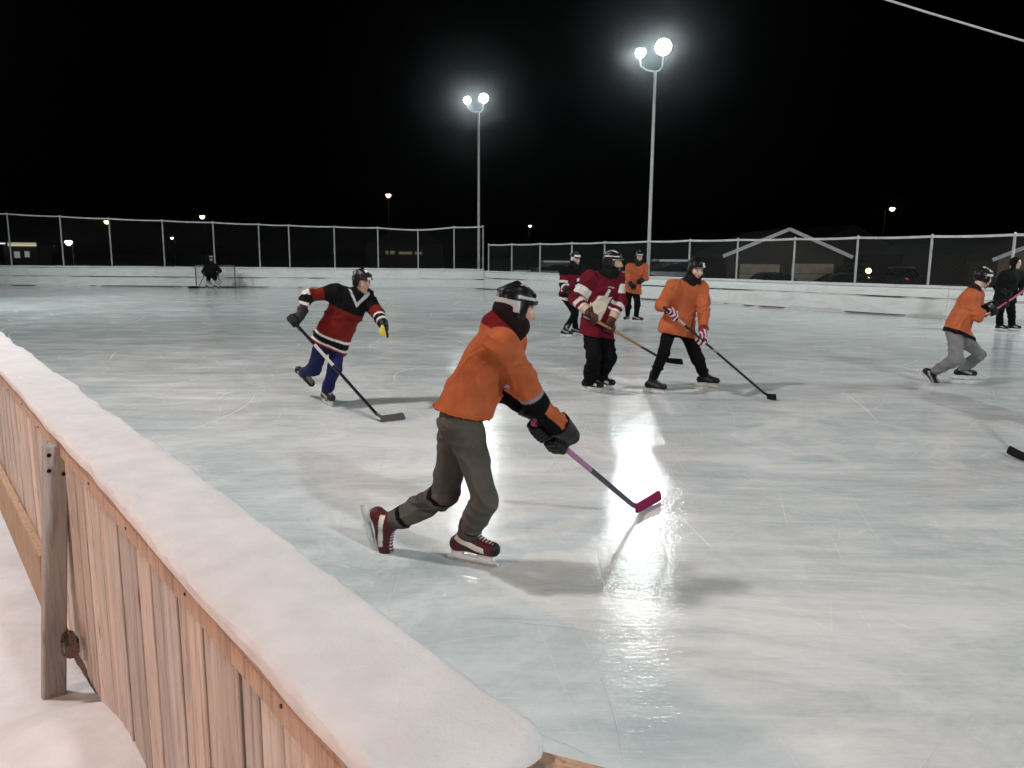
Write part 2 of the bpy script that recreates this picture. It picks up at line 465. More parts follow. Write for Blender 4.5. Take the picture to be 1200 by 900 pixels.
def glove_obj(par, H, wr, el, S, h, palette, style):
    g, s, o, t = H; wr = V3(wr); el = V3(el)
    F = SDF(np.minimum.reduce([g, wr, lerp(wr, el, 0.5)]) - 0.16 * S, np.maximum.reduce([g, wr, lerp(wr, el, 0.5)]) + 0.16 * S, h)
    chains = []
    for i, ln in enumerate((0.95, 1.06, 1.0, 0.84)):
        e = s * (1.5 - i) * 0.027 * S
        k = g + o * 0.05 * S + e
        F.cone(wr + e * 0.7, k, 0.027 * S, 0.026 * S, 0.018)
        p2 = g + t * 0.05 * S * ln + o * 0.016 * S + e; p3 = g - o * 0.036 * S * ln + t * 0.026 * S + e; p4 = g - o * 0.032 * S - t * 0.014 * S * ln + e
        F.cone(k, p2, 0.0165 * S, 0.0165 * S, 0.003); F.cone(p2, p3, 0.016 * S, 0.0155 * S, 0.003); F.cone(p3, p4, 0.0155 * S, 0.0135 * S, 0.003)
        chains.append((k, p2, p3, p4))
    tb = lerp(wr, g, 0.3) + s * 0.035 * S - t * 0.015 * S; t1 = g + o * 0.03 * S - t * 0.036 * S + s * 0.05 * S; t2 = g - o * 0.02 * S - t * 0.034 * S + s * 0.052 * S
    F.cone(tb, t1, 0.021 * S, 0.02 * S, 0.008); F.cone(t1, t2, 0.0195 * S, 0.017 * S, 0.004)
    c1 = lerp(wr, el, 0.12 * S); c2 = lerp(wr, el, 0.36 * S)
    F.cone(wr, c1, 0.046 * S, 0.05 * S, 0.015); F.cone(c1, c2, 0.052 * S, 0.066 * S, 0.01)
    F.cut(c2, el - wr)
    def colr(V):
        c = np.tile(V3(palette[0]), (len(V), 1)); q = V - g
        a = q @ s; b = q @ o
        if style == 'striped':
            m = np.sin((a * 0.8 + b * 0.6) * 150 / S) > 0.05
            c[m] = palette[1]
            u = (V - wr) @ nrm(el - wr); c[u > 0.055 * S] = palette[0]
        elif style == 'palm':
            m = (q @ V3((-0.9, -0.3, -0.25)) > 0.006) & ((V - wr) @ nrm(el - wr) < 0.0); c[m] = palette[1]
        elif style == 'pale':
            u = (V - wr) @ nrm(el - wr); c[u > 0.03 * S] = palette[1]
        elif style == 'pink':
            m = (b > 0.03 * S) & (np.abs(a) < 0.035 * S); c[m] = palette[1]
        return c
    return sdf_obj('glove', F, M['leather'], par, colr, 0.0012, 60, it=1)

def skate_obj(par, an, fd, up, shin, S, h, boot_col, acc, holder=(0.62, 0.63, 0.63)):
    an = V3(an); fd = nrm(fd); up = nrm(V3(up) - fd * (V3(up) @ fd)); rt = np.cross(fd, up)
    F = SDF(an - 0.3 * S, an + 0.3 * S, h)
    hl = an - fd * 0.055 * S - up * 0.042 * S; toe = an + fd * 0.155 * S - up * 0.046 * S; mid = an + fd * 0.07 * S - up * 0.03 * S
    sh = nrm(nrm(shin) * 0.75 + up * 0.25); F.cone(an + sh * 0.115 * S - fd * 0.004 * S, an, 0.057 * S, 0.052 * S, 0.02); F.cone(an, hl, 0.05 * S, 0.043 * S, 0.02)
    F.cone(an + fd * 0.02 * S, mid, 0.05 * S, 0.044 * S, 0.02); F.cone(mid, toe, 0.044 * S, 0.038 * S, 0.02); F.cone(hl, toe, 0.038 * S, 0.036 * S, 0.02)
    F.cone(an + sh * 0.095 * S + fd * 0.035 * S, an + sh * 0.128 * S + fd * 0.05 * S, 0.03 * S, 0.022 * S, 0.012)
    F.cone(an + sh * 0.09 * S - fd * 0.032 * S, an + sh * 0.125 * S - fd * 0.042 * S, 0.03 * S, 0.018 * S, 0.012)
    sole = an - up * 0.078 * S
    F.cut(sole, -up)
    def colr(V):
        c = np.tile(V3(boot_col), (len(V), 1)); q = V - an; a = q @ fd; u = q @ up; r = np.abs(q @ rt)
        m = (r > 0.03 * S) & (np.abs(u + 0.02 * S + 0.35 * (a - 0.03)) < 0.017 * S) & (a > -0.06 * S) & (a < 0.12 * S); c[m] = acc
        lace = (r < 0.022 * S) & (a > 0.02 * S) & (u > -0.03 * S) & (u < 0.1 * S) & (np.sin((a - u) * 260 / S) > 0.2); c[lace] = (0.5, 0.5, 0.48)
        c[a > 0.165 * S] = (0.012, 0.012, 0.013)
        return c
    o = sdf_obj('skate', F, M['leather'], par, colr, 0.0, it=1)
    hb = MB(); ax = (fd, rt, up)
    for (c0, c1, w) in ((-0.055, -0.04, 0.034), (0.11, 0.10, 0.04)):
        poly = [(-w * 1.15, 0), (w * 1.15, 0), (w * 0.75, -0.038), (-w * 0.75, -0.038)]
        hb.prism([(p[0] * S, p[1] * S) for p in poly], -0.014 * S, 0.014 * S, sole + fd * c0 * S, (fd, up, rt))
    hb.prism([(x * S, z * S) for x, z in ((-0.105, -0.026), (0.165, -0.026), (0.175, -0.034), (0.16, -0.047), (-0.10, -0.047), (-0.115, -0.036))], -0.009 * S, 0.009 * S, sole, (fd, up, rt))
    hb.t = [holder] * len(hb.v)
    hb.build('blade_holder', M['plastic'], o)
    bl = MB()
    bl.prism([(x * S, z * S) for x, z in ((-0.118, -0.044), (0.178, -0.044), (0.186, -0.053), (0.17, -0.064), (0.12, -0.067), (-0.09, -0.067), (-0.12, -0.062))], -0.0025, 0.0025, sole, (fd, up, rt), tint=(0.75, 0.75, 0.74))
    bl.build('blade', M['steel'], o)
    return o

def helmet_obj(par, hc, fr, S, h, base, patches, cage=None):
    r, f, u = fr
    F = SDF(hc - 0.2 * S, hc + 0.2 * S, h)
    ax = (r, f, u)
    def L(x, y, z): return hc + (r * x + f * y + u * z) * S
    F.ell(L(0, -0.006, 0.03), ax, (0.098 * S, 0.122 * S, 0.118 * S), 0.0)
    for x in (-0.046, 0.0, 0.046):     # raised ridges along the crown
        F.cone(L(x, 0.08, 0.105 - abs(x) * 0.3), L(x, -0.02, 0.138 - abs(x) * 0.5), 0.016 * S, 0.018 * S, 0.012)
        F.cone(L(x, -0.02, 0.138 - abs(x) * 0.5), L(x, -0.105, 0.085), 0.018 * S, 0.014 * S, 0.012)
    F.cone(L(-0.088, 0.062, 0.045), L(0, 0.118, 0.052), 0.012 * S, 0.013 * S, 0.012); F.cone(L(0.088, 0.062, 0.045), L(0, 0.118, 0.052), 0.012 * S, 0.013 * S, 0.012)
    for x in (-1, 1): F.ell(L(0.088 * x, -0.005, -0.02), ax, (0.022 * S, 0.045 * S, 0.05 * S), 0.015)
    for x in (-0.023, 0.023):           # vents
        F.cone(L(x, 0.06, 0.135), L(x, 0.015, 0.152), 0.008 * S, 0.008 * S, 0.004, op='sub')
        F.cone(L(x, -0.05, 0.148), L(x, -0.085, 0.13), 0.008 * S, 0.008 * S, 0.004, op='sub')
    for x in (-0.1, 0.1):
        F.cone(L(x, 0.03, 0.07), L(x, -0.03, 0.075), 0.009 * S, 0.009 * S, 0.004, op='sub')
    F.ell(L(0, -0.002, 0.0), ax, (0.083 * S, 0.107 * S, 0.125 * S), 0.004, op='sub')
    # brim line: high over the brow, low behind the ears
    sl, X, Y, Z = F.blk(F.lo, F.lo + F.n * F.h, 0)
    q = (X - hc[0], Y - hc[1], Z - hc[2])
    y = q[0] * f[0] + q[1] * f[1] + q[2] * f[2]; z = q[0] * u[0] + q[1] * u[1] + q[2] * u[2]
    yy = y / S; zc = np.where(yy > 0.05, 0.036, np.where(yy < 0.03, -0.062, -0.062 + (yy - 0.03) / 0.02 * 0.098)) * S
    F.F = np.maximum(F.F, ((zc - z) * 0.6).astype(np.float32))
    def colr(V):
        q = (V - hc) / S; p = np.stack([q @ r, q @ f, q @ u], 1)
        c = np.tile(V3(base), (len(V), 1))
        for (x0, x1, y0, y1, z0, z1, cc) in patches:
            m = (p[:, 0] > x0) & (p[:, 0] < x1) & (p[:, 1] > y0) & (p[:, 1] < y1) & (p[:, 2] > z0) & (p[:, 2] < z1); c[m] = cc
        return c
    o = sdf_obj('helmet', F, M['shell'], par, colr, 0, it=1)
    st = MB()
    for x in (-1, 1):
        st.tube([L(0.088 * x, 0.0, -0.05), L(0.07 * x, 0.045, -0.098), L(0.0, 0.072, -0.128)], 0.005 * S, 6, (0.02, 0.02, 0.02))
    st.build('chin_strap', M['rubber'], o, True)
    if cage:
        cg = MB()
        for z in (0.03, 0.0, -0.03, -0.06, -0.09):
            w = 1 - max(0, -z - 0.03) * 3.2
            cg.tube([L(0.092 * w * math.sin(a), 0.045 + 0.105 * w * math.cos(a) * 0.95 - 0.01, z) for a in np.linspace(-1.45, 1.45, 11)], 0.0035 * S, 6, cage)
        for a in (-1.1, -0.7, -0.3, 0.3, 0.7, 1.1):
            cg.tube([L(0.092 * w2 * math.sin(a), 0.045 + 0.105 * w2 * math.cos(a) * 0.95 - 0.01, z) for z, w2 in ((0.04, 1), (0.0, 1), (-0.03, 1), (-0.06, 0.904), (-0.095, 0.79))], 0.0035 * S, 6, cage)
        cg.build('cage', M['steel'], o, True)
    return o

def make_person(name, J, cfg):
    S = cfg.get('S', 1.0); h = cfg.get('h', 0.009); hh = cfg.get('hh', 0.006)
    J = {k: V3(v) for k, v in J.items()}
    # shoulders no wider than a body's
    c = (J['shR'] + J['shL']) / 2; w = np.linalg.norm(J['shR'] - J['shL']); want = cfg.get('shw', 0.38) * S
    for k in ('shR', 'shL'): J[k] = c + (J[k] - c) * want / w
    c = (J['hipR'] + J['hipL']) / 2; w = np.linalg.norm(J['hipR'] - J['hipL'])
    for k in ('hipR', 'hipL'): J[k] = c + (J[k] - c) * 0.19 * S / w
    right = nrm(J['shR'] - J['shL']); spine = nrm(J['neck'] - J['pel']); front = nrm(np.cross(spine, right))
    fr = frame(cfg['face'], nrm(UP + 0.25 * spine)); hr, hf, hu = fr
    foot0 = J['ankR'] if J['ankR'][2] < J['ankL'][2] else J['ankL']
    root = empty('person', (float(c[0]), float(c[1]), 0.0))
    O = V3((c[0], c[1], 0.0))
    for k in J: J[k] = J[k] - O
    stickline = cfg.get('stick')
    # hands on the shaft
    HF = {}
    for sd, ts in (('R', 1), ('L', -1)):
        el0 = J['el' + sd]; g = J['wr' + sd]
        if stickline is not None and sd in cfg.get('hold', 'RL'):
            a, b = V3(stickline[0]) - O, V3(stickline[1]) - O; ax = nrm(b - a); L = np.linalg.norm(b - a)
            t = float((g - a) @ ax); lo_, hi_ = cfg.get('grip' + sd, (0.05, 0.7)); t = min(max(t, lo_), hi_); g = a + ax * t
            HF[sd] = hand_frame(g, J['sh' + sd] * 0.45 + el0 * 0.55, ax, g, ts)
            J['wr' + sd] = g + HF[sd][2] * 0.1 * S
        else:
            fdir = nrm(g - el0); ax = nrm(np.cross(fdir, right if abs(fdir @ right) < 0.8 else UP)); ax = cfg.get('axis' + sd, ax)
            g2 = g + fdir * 0.06 * S; HF[sd] = hand_frame(g, el0, ax, g2, ts); J['wr' + sd] = g - fdir * 0.03 * S
        J['el' + sd] = ik(J['sh' + sd], J['wr' + sd], el0, 0.29 * S, 0.27 * S)
    for sd in 'RL':
        J['kn' + sd] = ik(J['hip' + sd], J['ank' + sd], J.pop('kne' + sd), 0.425 * S, 0.425 * S)
    allp = np.array(list(J.values())); lo, hi = allp.min(0) - 0.3, allp.max(0) + 0.3
    tag(root, cfg['label'], 'person', cfg.get('group'))

    # ---- the body: one continuous surface from head to feet
    hc = J['head']; skin = cfg.get('skin', (0.50, 0.30, 0.22))
    F = SDF(lo, hi, hh)
    def L(x, y, z): return hc + (hr * x + hf * y + hu * z) * S
    ax = (hr, hf, hu); sc = lambda *a: tuple(x * S for x in a)
    F.ell(L(0, -0.008, 0.022), ax, sc(0.075, 0.096, 0.095), 0.0)
    F.ell(L(0, 0.028, -0.045), ax, sc(0.058, 0.062, 0.078), 0.03 * S)
    F.ell(L(0, 0.066, -0.1), ax, sc(0.026, 0.022, 0.02), 0.025 * S)
    for x in (-1, 1):
        F.ell(L(0.038 * x, 0.064, -0.028), ax, sc(0.026, 0.025, 0.026), 0.02 * S)
        F.ell(L(0.032 * x, 0.098, 0.002), ax, sc(0.016, 0.014, 0.011), 0.01 * S, 'sub')
        F.ell(L(0.032 * x, 0.078, 0.002), ax, sc(0.0125, 0.0125, 0.0125), 0.002)
        F.ell(L(0.078 * x, -0.004, -0.006), ax, sc(0.011, 0.02, 0.032), 0.008)
        F.cone(L(0.012 * x, 0.09, 0.022), L(0.045 * x, 0.078, 0.024), 0.009 * S, 0.008 * S, 0.012)
    F.cone(L(0, 0.092, 0.012), L(0, 0.112, -0.03), 0.008 * S, 0.0135 * S, 0.012); F.ell(L(0, 0.098, -0.034), ax, sc(0.019, 0.012, 0.009), 0.008)
    F.cone(L(-0.018, 0.086, -0.063), L(0.018, 0.086, -0.063), 0.0075 * S, 0.0075 * S, 0.006); F.cone(L(-0.015, 0.085, -0.076), L(0.015, 0.085, -0.076), 0.0085 * S, 0.0085 * S, 0.006)
    F.cone(L(0, -0.02, -0.06), J['neck'] - spine * 0.02, 0.055 * S, 0.058 * S, 0.03)
    sq = (front, 0.62)
    F.cone(J['pel'], lerp(J['pel'], J['neck'], 0.72), 0.12 * S, 0.14 * S, 0.04, sq); F.cone(J['shR'], J['shL'], 0.05 * S, 0.05 * S, 0.05)
    F.cone(J['neck'], (J['shR'] + J['shL']) / 2, 0.055 * S, 0.06 * S, 0.05); F.cone(J['hipR'], J['hipL'], 0.085 * S, 0.085 * S, 0.04)
    for sd in 'RL':
        g, s_, o_, t_ = HF[sd]
        F.cone(J['sh' + sd], J['el' + sd], 0.05 * S, 0.04 * S, 0.03); F.cone(J['el' + sd], J['wr' + sd], 0.04 * S, 0.027 * S, 0.02)
        for i in range(4):
            e = s_ * (1.5 - i) * 0.02 * S
            F.cone(J['wr' + sd], g + o_ * 0.045 * S + e, 0.016 * S, 0.012 * S, 0.01); F.cone(g + o_ * 0.045 * S + e, g + t_ * 0.044 * S + o_ * 0.014 * S + e, 0.01 * S, 0.009 * S, 0.003)
        F.cone(J['hip' + sd], J['kn' + sd], 0.075 * S, 0.05 * S, 0.04); F.cone(J['kn' + sd], J['ank' + sd], 0.05 * S, 0.036 * S, 0.02)
    beard = cfg.get('beard')
    def skc(V):
        c = np.tile(V3(skin), (len(V), 1)); q = (V - hc) / S; p = np.stack([q @ hr, q @ hf, q @ hu], 1)
        cheek = np.exp(-(((np.abs(p[:, 0]) - 0.04) / 0.02) ** 2 + ((p[:, 2] + 0.03) / 0.02) ** 2)) * (p[:, 1] > 0.03)
        c = c * (1 - 0.35 * cheek[:, None]) + V3((0.55, 0.2, 0.15)) * 0.35 * cheek[:, None]
        hair = (p[:, 1] < 0.02) & (p[:, 2] > -0.05) & (np.linalg.norm(q, axis=1) < 0.16) & (np.abs(p[:, 0]) < 0.074); c[hair] = cfg.get('hair', (0.05, 0.03, 0.02))
        lip = (np.abs(p[:, 0]) < 0.021) & (p[:, 1] > 0.08) & (p[:, 2] > -0.083) & (p[:, 2] < -0.058); c[lip] = (0.42, 0.15, 0.13)
        brow = (np.abs(np.abs(p[:, 0]) - 0.03) < 0.018) & (p[:, 1] > 0.07) & (np.abs(p[:, 2] - 0.024) < 0.005); c[brow] = (0.06, 0.04, 0.03)
        for x in (-1, 1):
            d = np.linalg.norm(p - np.array([0.032 * x, 0.078, 0.002]), axis=1); c[d < 0.0145] = (0.55, 0.52, 0.5)
            c[(d < 0.0145) & (np.abs(p[:, 0] - 0.032 * x) < 0.0065)] = (0.03, 0.02, 0.02)
        if beard is not None:
            m = (p[:, 1] > 0.0) & (p[:, 2] < -0.045) & (p[:, 2] > -0.14) & ~lip; c[m] = beard
        return c
    sdf_obj('body', F, M['skin'], root, skc, 0, it=1)

    # ---- jersey / jacket
    jc = cfg['jersey']; pf = cfg.get('puff', 1.0); drop = cfg.get('drop', 0.12) * S
    F = SDF(lo - 0.1, hi + 0.1, h)
    chest = lerp(J['pel'], J['neck'], 0.68); belly = lerp(J['pel'], J['neck'], 0.2); hem = J['pel'] - spine * drop
    sq = (front, 0.74)
    F.cone(hem - spine * 0.06, belly, 0.208 * S * pf, 0.188 * S * pf, 0.03, (front, 0.82)); F.cone(belly, chest, 0.176 * S * pf, 0.182 * S * pf, 0.06, sq)
    F.cone(J['shR'] - spine * 0.02, J['shL'] - spine * 0.02, 0.086 * S * pf, 0.086 * S * pf, 0.07)
    F.cone(lerp(J['neck'], chest, 0.3), chest, 0.085 * S, 0.16 * S, 0.08, (front, 0.8))
    for sd in 'RL': F.cone(lerp(J['neck'], hc, 0.05) - spine * 0.02, J['sh' + sd], 0.066 * S, 0.075 * S, 0.05)
    for sd in 'RL': F.cone(J['hip' + sd] + spine * 0.03, lerp(J['hip' + sd], J['kn' + sd], 0.4), 0.128 * S, 0.122 * S, 0.05)
    hemn = nrm(spine * (1 - cfg.get('level', 0.0)) + UP * cfg.get('level', 0.0) + cfg.get('hemtilt', 0.0) * right)
    F.cut(hem, -hemn)
    for sd in 'RL':
        w = lerp(J['wr' + sd], J['el' + sd], cfg.get('sleeve', 0.30))
        F.cone(J['sh' + sd], J['el' + sd], 0.088 * S * pf, 0.072 * S * pf, 0.05); F.cone(J['el' + sd], w, 0.070 * S * pf, 0.056 * S, 0.03)
    if cfg.get('hood'):
        F.cone(lerp(J['neck'], hc, 0.1) - hf * 0.03, lerp(J['neck'], hc, 0.35) - hf * 0.02, 0.095 * S, 0.088 * S, 0.03)
    F.cone(J['neck'] - spine * 0.02, lerp(J['neck'], hc, cfg.get('collar', 0.25)), 0.088 * S, 0.076 * S, 0.025)
    if cfg.get('hoodup'):
        F.ell(hc + (hu * 0.012 - hf * 0.012) * S, (hr, hf, hu), (0.108 * S, 0.125 * S, 0.135 * S), 0.04)
        F.ell(hc + (hf * 0.1 - hu * 0.012) * S, (hr, hf, hu), (0.072 * S, 0.13 * S, 0.088 * S), 0.02, 'sub')
    ctx = dict(J=J, S=S, hem=hem, spine=spine, front=front, right=right, O=O, hc=hc, hemn=hemn)
    sdf_obj('jersey', F, M[cfg.get('fabric', 'knit')], root, lambda V: jc(V, ctx), 0.031 * cfg.get('wr', 1.0), 9.0, (1, 1, 0.5), cfg.get('seed', 1), 1)

    # ---- trousers
    tc = cfg['trousers']; tp = cfg.get('tpuff', 1.0)
    F = SDF(lo - 0.1, hi + 0.1, h)
    F.cone(J['hipR'], J['hipL'], 0.098 * S, 0.098 * S, 0.03, (front, 0.9)); F.cone(J['pel'], lerp(J['pel'], J['neck'], 0.1), 0.125 * S, 0.12 * S, 0.05, (front, 0.8))
    for sd in 'RL':
        an = lerp(J['ank' + sd], J['kn' + sd], cfg.get('cuff', 0.16))
        F.cone(J['hip' + sd], J['kn' + sd], 0.102 * S * min(tp, 1.08), 0.074 * S * tp, 0.05); F.cone(J['kn' + sd], an, 0.074 * S * tp, 0.062 * S * tp, 0.03)
    for sd in 'RL':
        an = lerp(J['ank' + sd], J['kn' + sd], cfg.get('cuff', 0.16)); d = nrm(J['ank' + sd] - J['kn' + sd])
        F.cut(an + d * 0.02, d, an - 0.1 * S, an + 0.1 * S)
    F.cut(hem + hemn * 0.03, hemn)
    sdf_obj('trousers', F, M['cloth'], root, (lambda V: tc(V, ctx)) if callable(tc) else tc, 0.024 * cfg.get('wr', 1.0), 14, (0.3, 0.3, 1), cfg.get('seed', 1) + 9, 1)

    # ---- hands and feet
    for sd in 'RL':
        glove_obj(root, HF[sd], J['wr' + sd], J['el' + sd], S * cfg.get('glv', 1.0), cfg.get('gh', h * 0.75), cfg['glove'], cfg.get('gstyle' + sd, cfg.get('gstyle', '')))
        fd = cfg['foot' + sd]; shin = J['kn' + sd] - J['ank' + sd]
        up = UP if cfg.get('flat' + sd, True) else shin
        skate_obj(root, J['ank' + sd], fd, up, shin, cfg.get('fs', 1.0), cfg.get('gh', h * 0.75), cfg.get('boot', (0.007, 0.007, 0.009)), cfg.get('acc', (0.3, 0.3, 0.3)))
    if not cfg.get('hoodup'):
        helmet_obj(root, hc, fr, S * cfg.get('hs', 1.0), cfg.get('gh', h * 0.75), cfg.get('helmet', (0.007, 0.007, 0.009)), cfg.get('patches', []), cfg.get('cage'))
    if cfg.get('scarf'):
        F = SDF(hc - 0.3, hc + 0.3, h * 0.8)
        F.cone(lerp(J['neck'], hc, 0.05) + hf * 0.02, hc - hu * 0.085 * S + hf * 0.012, 0.098 * S, 0.086 * S, 0.02)
        F.cone(hc - hu * 0.02 * S - hf * 0.035, hc - hu * 0.09 * S - hf * 0.01, 0.086 * S, 0.09 * S, 0.02)
        F.ell(hc + hf * 0.11 * S - hu * 0.03 * S, (hr, hf, hu), (0.058 * S, 0.07 * S, 0.06 * S), 0.01, 'sub')
        sdf_obj('scarf', F, M['cloth'], root, cfg['scarf'], 0.005, 30, it=1)
    return root, J, O

def make_stick(butt, heel, toe, label, shaft_cols, blade_col, grip=(0.03, 0.03, 0.03), loft=0.0, goalie=False, depth=0.072):
    """shaft with bevelled corners, taped grip with knob, curved blade"""
    butt, heel, toe = V3(butt), V3(heel), V3(toe)
    root = empty('hockey_stick', (float(heel[0]), float(heel[1]), 0.0)); O = V3((heel[0], heel[1], 0))
    tag(root, label, 'hockey stick', 'hockey sticks')
    a, b, t = butt - O, heel - O, toe - O; d = nrm(b - a); L = np.linalg.norm(b - a)
    bd = nrm(t - b); side = nrm(np.cross(d, bd)); w = np.cross(side, d)
    sh = MB(); n = len(shaft_cols); top = a + d * 0.0; end = b - d * 0.05 + V3((0, 0, 0.03))
    prev = top
    for i, (frac, c) in enumerate(shaft_cols):
        q = lerp(top, end, frac); sh.bar(prev, q, 0.031, 0.021, up=side, tint=c, ch=0.004); prev = q
    sh.build('shaft', M['stick'], root)
    g = MB(); g.bar(a - d * 0.005, lerp(a, b, 0.13), 0.035, 0.025, up=side, tint=grip, ch=0.006); g.bar(a - d * 0.022, a + d * 0.004, 0.043, 0.033, up=side, tint=grip, ch=0.008)
    g.build('grip_tape', M['tape'], root)
    # blade: swept slab with a slight curve, stands on its lower edge
    m = MB(); up = nrm(UP - bd * (UP @ bd)); nrm_ = np.cross(bd, up); bl = np.linalg.norm(t - b); k = 14; vs = []; fs = []
    for i in range(k + 1):
        f = i / k; x = b + bd * bl * f + nrm_ * 0.022 * f * f; hgt = depth * (0.85 + 0.25 * f) * (1 if f < 0.86 else math.sqrt(max(0.08, 1 - ((f - 0.86) / 0.145) ** 2)))
        lift = 0.006 * (2 * f - 1) ** 2; th = 0.009 * (1 - 0.45 * f); base = x + up * lift - up * 0.006
        for (sx, sz) in ((-1, 0), (1, 0), (1.0, 1), (-1.0, 1)): vs.append(base + nrm_ * th * sx * (0.8 if sz else 1) + up * hgt * sz)
    for i in range(k):
        p = 4 * i
        for j in range(4): fs.append((p + j, p + (j + 1) % 4, p + 4 + (j + 1) % 4, p + 4 + j))
    fs += [(3, 2, 1, 0), (4 * k, 4 * k + 1, 4 * k + 2, 4 * k + 3)]
    m.add(vs, fs, blade_col)
    # hosel joining shaft and blade
    m.bar(end - d * 0.02, b + bd * 0.035 + up * depth * 0.4, 0.03, 0.022, up=side, tint=blade_col, ch=0.005)
    m.build('blade', M['tape'], root)
    return root

